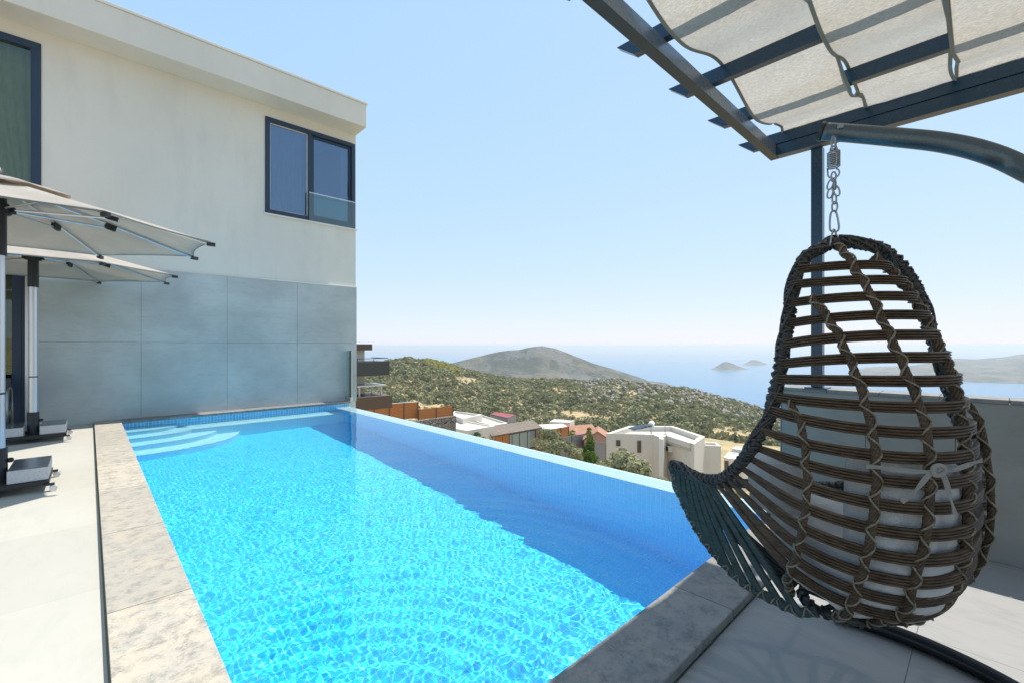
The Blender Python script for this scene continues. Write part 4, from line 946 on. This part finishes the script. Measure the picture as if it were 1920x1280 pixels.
p,q,t,sd=slat_fence('slat_fence','lower orange brown timber slat fence standing on the stone wall',(784.5,767),(849,760),-5.2,1.05,2,M['fence_wood'],False)
root=thing('stone_wall','grey rubble stone retaining wall beneath the lower timber fence','wall',(p.x,p.y,-12)); a=p+(p-q)*.3; b=q+(q-p)*.04
m=MB(); m.obox(Vector(((a.x+b.x)/2,(a.y+b.y)/2,-9.16)),(b-a)/2,Vector((t.y,-t.x,0))*.35,Vector((0,0,2.88))); m.build('masonry',M['stone_wall'],root)
# flat roofed pale buildings
flat_house('flat_roof_house','pale flat roofed building with dark edged parapet, nearest behind the stone wall',[(846,801),(853,785.5),(928,797.5),(905,801.5),(876,806.5)],-9.6,-15.5,M['plaster_far'],M['flat_roof'],.25,.15)
flat_house('flat_roof_house','pale flat roofed building farther back by the hillside, left of the red roof',[(846,776),(852,769.8),(904,776.2),(868,784.2)],-9.0,-13.5,M['plaster_far'],M['flat_roof'],.3,.25)
flat_house('flat_roof_house','low grey flat roofed annex between the pale roofs and the red roof',[(872,785),(905,777.5),(952,792),(926,796.5)],-9.9,-13.5,M['plaster_far'],M['flat_roof'],.3,.25)
rr,P=flat_house('red_roof_house','small grey house with a dark red sheet roof beside the flat roofs',[(919,777),(928,773.2),(968,778.3),(952,784.5)],-9.7,-13,M['cladding_wall'],M['red_sheet'],.05,-.12)
face_box(rr,'window',M['interior_dark'],P[0],P[3],.55,.70,-11.0,-10.3); face_box(rr,'window',M['interior_dark'],P[0],P[3],.2,.33,-11.0,-10.3)
def gable_house(name,label,eL,eR,rL,rR,ze,zr,zb,wallm,roofm):
    """near eave ends eL,eR and ridge ends rL,rR in picture columns/rows at heights ze, zr"""
    a=on_z(*eL,ze); b=on_z(*eR,ze); c=on_z(*rL,zr); d=on_z(*rR,zr); a2=c*2-a; b2=d*2-b; a2.z=b2.z=ze
    ctr=(a+b+a2+b2)/4; root=thing(name,label,'house',(ctr.x,ctr.y,zb)); up=Vector((0,0,.14))
    m=MB(); m.add([a,b,d,c,a+up,b+up,d+up,c+up],[(0,1,2,3),(7,6,5,4),(0,4,5,1),(1,5,6,2),(3,2,6,7),(0,3,7,4)]); m.add([a2,b2,d,c,a2+up,b2+up,d+up,c+up],[(3,2,1,0),(4,5,6,7),(1,5,4,0),(2,6,5,1),(4,7,3,0)]); m.build('roof',roofm,root)
    ins=lambda p,k:(p+(ctr-p)*k)
    A,B,A2,B2=[ins(p,.07) for p in (a,b,a2,b2)]; C=ins(c,.07); D=ins(d,.07); C.z=D.z=zr-.05
    for p in (A,B,A2,B2): p.z=ze-.02
    lo=lambda p: Vector((p.x,p.y,zb)); m=MB()
    m.add([lo(A),lo(B),B,A],[(0,1,2,3)]); m.add([lo(B2),lo(A2),A2,B2],[(0,1,2,3)]); m.add([lo(A2),lo(A),A,C,A2],[(0,1,2,3,4)]); m.add([lo(B),lo(B2),B2,D,B],[(0,1,2,3,4)]); m.build('wall',wallm,root)
    return root,A,B
gh,A,B=gable_house('gabled_house','long gabled house with a weathered brown roof, timber panels and tall glazing',(922.5,818.5),(1017,802),(906,802.5),(998,788.5),-10.9,-10.15,-16,M['plaster_pink'],M['brown_roof'])
face_box(gh,'timber_panel',M['fence_wood'],A,B,.03,.17,-13.6,-11.0,.08); face_box(gh,'timber_panel',M['fence_wood'],A,B,.18,.31,-13.6,-11.0,.08)
for u0,u1 in ((.32,.37),(.375,.53),(.535,.70),(.705,.88)): face_box(gh,'window',M['far_glass'],A,B,u0+.004,u1-.004,-13.4,-11.05,.07)
face_box(gh,'glazing_frame',M['navy_frame'],A,B,.315,.89,-13.6,-13.42,.10); face_box(gh,'glazing_frame',M['navy_frame'],A,B,.315,.89,-11.03,-10.95,.10)
for u in (.315,.372,.532,.702,.885): face_box(gh,'mullion',M['navy_frame'],A,B,u-.004,u+.004,-13.4,-11.04,.11)
fh,P=flat_house('timber_clad_house','white roofed terrace building wrapped in orange timber panels',[(1019,806),(1067,798.5),(1056,792.5),(1007,794.5)],-10.9,-15,M['fence_wood'],M['plaster_white'],.12,.06)
for u in (.02,.33,.66,.98): face_box(fh,'post',M['brown_shutter'],P[0],P[1],u-.01,u+.01,-12.8,-10.88,.08)
sh,P=flat_house('shed','low shed with white solar panels and clutter on top, behind the timber clad building',[(1030,790),(1040,784.5),(1077,787.5),(1068,791)],-11.6,-15,M['plaster_far'],M['plastic_white'],.2,.1,'shed')
def cottage(label,px,py,d,L,W,hw,hr,yaw,wallm,roofm,zdrop=5):
    c=at(px,py,d); root=thing('tiled_house',label,'house',(c.x,c.y,c.z-hr-hw-zdrop)); ax=Vector((math.cos(R(yaw)),math.sin(R(yaw)),0)); ay=Vector((-ax.y,ax.x,0)); Z=Vector((0,0,1))
    B=c-Z*hr; q=lambda i,j,k: B+ax*i*L/2+ay*j*W/2+Z*k
    m=MB(); b0=-hw-zdrop
    m.add([q(-1,-1,b0),q(1,-1,b0),q(1,1,b0),q(-1,1,b0),q(-1,-1,-.03),q(1,-1,-.03),q(1,1,-.03),q(-1,1,-.03),q(-1,0,hr-.05),q(1,0,hr-.05)],[(0,1,5,4),(2,3,7,6),(1,2,6,9,5),(3,0,4,8,7)]); m.build('wall',wallm,root)
    m=MB(); e=1.08
    for s_ in (-1,1):
        v=[q(-e,s_*1.12,-.09),q(e,s_*1.12,-.09),q(e,0,hr),q(-e,0,hr)]; v+=[p+Z*.10 for p in v]; m.add(v,[(0,3,2,1),(4,5,6,7),(0,1,5,4),(1,2,6,5),(2,3,7,6),(3,0,4,7)] if s_<0 else [(0,1,2,3),(7,6,5,4),(4,5,1,0),(5,6,2,1),(6,7,3,2),(7,4,0,3)])
    m.build('roof',roofm,root)
    for u in (-.45,.35):
        w_=B+ax*u*L/2-ay*(W/2+.02)+Z*(-hw*.55); m=MB(); m.obox(w_,ax*.4,ay*.04,Z*.5); m.build('window',M['brown_shutter'],root)
    return root
cottage('small white house with a pale orange roof behind the grey fence',1086,797,74,4.6,3.6,2.2,1.0,-20,M['plaster_white'],M['terracotta'])
cottage('orange tile roofed house half hidden behind the cypress and white house',1121,804,52,3.2,3.0,2,.95,35,M['plaster_pink'],M['terracotta'])
slat_fence('slat_fence','tall grey slat fence below the orange roofed house, left of the cypress',(1040,822),(1101,811),-9.0,2.4,2,M['grey_wood'],False)
slat_fence('slat_fence','short grey slat fence between the cypress and the white house',(1113,827),(1137,829),-9.2,2.3,1,M['grey_wood'],False)
root=thing('garden_wall','pinkish rendered garden wall at the foot of the grey fence','wall',tuple(on_z(1080,852,-9.4))); a=on_z(1076,851,-9.4); b=on_z(1110,845,-9.4); d=(b-a)/2; s_=Vector((-d.y,d.x,0)).normalized()
m=MB(); m.obox((a+b)/2-Vector((0,0,1.6)),d,s_*.15,Vector((0,0,1.6))); m.build('render',M['plaster_pink'],root); m=MB(); m.obox((a+b)/2+Vector((0,0,.045)),d,s_*.2,Vector((0,0,.04))); m.build('capping',M['plaster_far'],root)
wr_,P=flat_house('villa','white roofed villa with a brown door right of the large white house',[(1357,857),(1394,862),(1410,852),(1366,846)],-10.2,-15,M['plaster_far'],M['plaster_white'],.2,.1)
face_box(wr_,'door',M['brown_shutter'],P[0],P[1],.05,.25,-12.0,-10.5)
for i,(pxs,z,lab,rm) in enumerate([([(1400,872),(1432,878),(1446,868),(1412,863)],-11.5,'low white villa seen between the lower slats of the hanging chair','plaster_white'),([(1436,892),(1470,898),(1482,886),(1450,882)],-12.5,'white flat roofed villa seen through the chair slats, nearest the parapet','flat_roof'),
   ([(1440,856),(1476,860),(1482,853),(1450,850)],-13.5,'distant pale villa glimpsed through the chair above the other roofs','flat_roof'),([(1372,840),(1395,843),(1402,838),(1380,836)],-13,'small far white villa at the edge of the dry field','plaster_white')]):
    flat_house('villa',lab,pxs,z,z-5,M['plaster_white'],M[rm],.2,.12)
cottage('orange roofed house seen through the chair beside the white villas',1436,858,62,4.5,4,2.4,1.1,-15,M['plaster_white'],M['terracotta'])
cottage('orange roofed house low among the trees beyond the chair lip',1420,889,50,4.2,3.6,2.2,1.0,30,M['plaster_white'],M['terracotta'])
# ------------------------------------------------------------------ trees
def tree(name,label,cat,x,y,zb,h,w,mat,n,lsz,seed,blobs=9,group=None,trunk=.12,squash=.75,low=.25):
    root=thing(name,label,cat,(x,y,zb),group); sr=np.random.default_rng(seed); m=MB()
    tips=[]; m.tube([(x,y,zb-.5),(x+sr.normal()*.1,y+sr.normal()*.1,zb+h*.25),(x+sr.normal()*.15,y+sr.normal()*.15,zb+h*.5)],trunk,8,scale=[1.2,.9,.55])
    cs=[];ss=[]
    for i in range(blobs):
        a=sr.uniform(0,6.28); r=w*.5*math.sqrt(sr.random())*.95; z=zb+h*(low+(1-low)*sr.random()**.9)*.92; k=1-.45*max(0,(z-zb)/h-.6)/.4
        c=np.array([x+r*k*math.cos(a),y+r*k*math.sin(a),z]); cs.append(c); ss.append(w*sr.uniform(.16,.30))
        m.tube([(x,y,zb+h*.22),((x+c[0])/2,(y+c[1])/2,(zb+h*.25+c[2])/2),tuple(c)],trunk*.35,6,scale=[1.3,.8,.3])
    m.build('trunk',M['bark'],root,smooth=True)
    cs=np.array(cs); ss=np.array(ss); k=max(1,n//blobs); leaf_cloud('crown',cs,ss,mat,k,lsz,seed+1,squash,root)
    return root
def tree_at(px,py_top,d,h,*a,**k): 
    p=at(px,py_top,d); return (p.x,p.y,p.z-h,h)
for i,(px,py,d,h,w,n,lab) in enumerate([(1016,803,48,4.6,4.2,2600,'dark olive tree by the glazed front of the gabled house'),(1052,826,40,4.0,4.0,2400,'grey green olive tree between the gabled house and the pink garden wall'),
   (1146,846,30,4.4,3.6,3000,'olive tree in front of the left end of the white house'),(1205,866,27,3.6,3.4,2600,'broad olive bush close under the pool edge before the white house'),(1118,868,26,3.2,2.8,2000,'low olive bush right of the pink garden wall, close under the pool edge'),
   (1250,890,24,3.0,2.4,1800,'low olive bush close under the pool edge beside the chair lip'),(1405,838,60,4.0,3.6,1500,'olive tree at the edge of the dry field right of the white house'),(1436,905,30,3.2,4.0,2400,'bushy olive tree seen through the chair below the villas'),(1172,838,33,3.4,2.0,1400,'slim pale olive tree against the white house wall, below its slit window')]):
    x,y,z,hh=tree_at(px,py,d,h); tree('olive_tree',lab,'tree',x,y,z,hh,w,M['olive_leaf'],n,.13,100+i,11,'olive trees on the slope below the pool')
x,y,z,h=tree_at(1105,801,36,3.6); root=thing('cypress_tree','narrow bright green cypress beside the grey slat fence','tree',(x,y,z))
m=MB(); m.tube([(x,y,z-.5),(x,y,z+h*.8)],.07,6,scale=[1,.3]); m.build('trunk',M['bark'],root,smooth=True)
cs=np.array([[x+random.uniform(-.08,.08),y+random.uniform(-.08,.08),z+h*(.05+.9*i/9)] for i in range(10)]); ss=np.array([.62*(1-.75*(i/9)**1.4)+.06 for i in range(10)]); leaf_cloud('crown',cs,ss,M['cypress_leaf'],190,.16,55,1.2,root)
for i,(px,py,d,h,w,lab) in enumerate([(1072,806,62,1.6,1.6,'bright green shrub at the foot of the timber clad building'),(1116,846,33,2.0,1.6,'yellow green shrub at the foot of the cypress'),(895,812,58,1.4,2.0,'small dark shrub at the gable end of the brown roofed house'),(934,826,54,1.8,1.4,'thin yellowish shrub before the timber panels of the gabled house'),(912,813,56,1.5,1.2,'small round shrub left of the timber panels')]):
    x,y,z,hh=tree_at(px,py,d,h); tree('shrub',lab,'shrub',x,y,z,hh,w,M['cypress_leaf'] if i!=3 else M['olive_leaf'],700,.15,200+i,6,'garden shrubs among the houses',.05,.8,.1)
# ================================================================== haze
m=MB(); m.box(-31500,31500,-31500,31500,SEA-16.5,9.5); hz=m.build('haze',None) if False else None
t=NT('haze_air'); v=t.n('VolumePrincipled',{'Color':(.90,.96,1,1),'Density':.00013,'Anisotropy':.25}); t.t.links.new(v.outputs[0],t.out.inputs['Volume']); M['haze_air']=t.m
hz=m.build('haze',M['haze_air']); hz['kind']='stuff'
# ================================================================== light, sky, camera
SUN=Vector((.50,-.008,1)).normalized()
sl=bpy.data.lights.new('sun','SUN'); sl.energy=3.7; sl.angle=R(.53); sl.color=(1,.955,.88)
so=bpy.data.objects.new('sun',sl); COL.objects.link(so); so.rotation_euler=(-SUN).to_track_quat('-Z','Y').to_euler(); so.location=(30,0,50)
sl.cycles.is_caustics_light=True
w=bpy.data.worlds.new('World'); scene.world=w; w.use_nodes=True; nt=w.node_tree; nt.nodes.clear()
sk=nt.nodes.new('ShaderNodeTexSky'); sk.sky_type='NISHITA'; sk.sun_disc=False; sk.sun_elevation=math.asin(SUN.z); sk.sun_rotation=R(90); sk.altitude=600; sk.air_density=1.0; sk.dust_density=.35; sk.ozone_density=3.0
bg=nt.nodes.new('ShaderNodeBackground'); bg.inputs[1].default_value=.15; ow=nt.nodes.new('ShaderNodeOutputWorld')
sp_=nt.nodes.new('ShaderNodeSeparateColor'); cb_=nt.nodes.new('ShaderNodeCombineColor'); nt.links.new(sk.outputs[0],sp_.inputs[0])
for i,(ex,k) in enumerate(((.38,1.68),(.22,2.36),(.08,3.55))):
    pw_=nt.nodes.new('ShaderNodeMath'); pw_.operation='POWER'; pw_.inputs[1].default_value=ex; ml_=nt.nodes.new('ShaderNodeMath'); ml_.operation='MULTIPLY'; ml_.inputs[1].default_value=k
    nt.links.new(sp_.outputs[i],pw_.inputs[0]); nt.links.new(pw_.outputs[0],ml_.inputs[0]); nt.links.new(ml_.outputs[0],cb_.inputs[i])
nt.links.new(cb_.outputs[0],bg.inputs[0]); nt.links.new(bg.outputs[0],ow.inputs[0])
cd=bpy.data.cameras.new('camera'); cam=bpy.data.objects.new('camera',cd); COL.objects.link(cam); scene.camera=cam
cam.location=(0,0,EYE); cam.rotation_euler=(R(90),0,-R(YAW)); cd.sensor_width=36; cd.lens=36*FPX/1920; cd.shift_y=(HOR-640)/1920; cd.clip_start=.05; cd.clip_end=90000
# caustics: the water bends the sun onto the pool surfaces
for o in COL.objects:
    if o.name.startswith('pool_water'): o.cycles.is_caustics_caster=True
    if o.parent==pool or (o.parent and o.parent.parent==pool): o.cycles.is_caustics_receiver=True
vs=scene.view_settings; vs.view_transform='Standard'; vs.look='None'; vs.exposure=.78; vs.gamma=1; vs.use_curve_mapping=False
cy=scene.cycles; cy.use_denoising=True; cy.max_bounces=14; cy.transparent_max_bounces=16; cy.diffuse_bounces=8; cy.glossy_bounces=4; cy.transmission_bounces=8; cy.sample_clamp_indirect=6; cy.sample_clamp_direct=0; cy.caustics_refractive=True; cy.caustics_reflective=False; cy.blur_glossy=.5
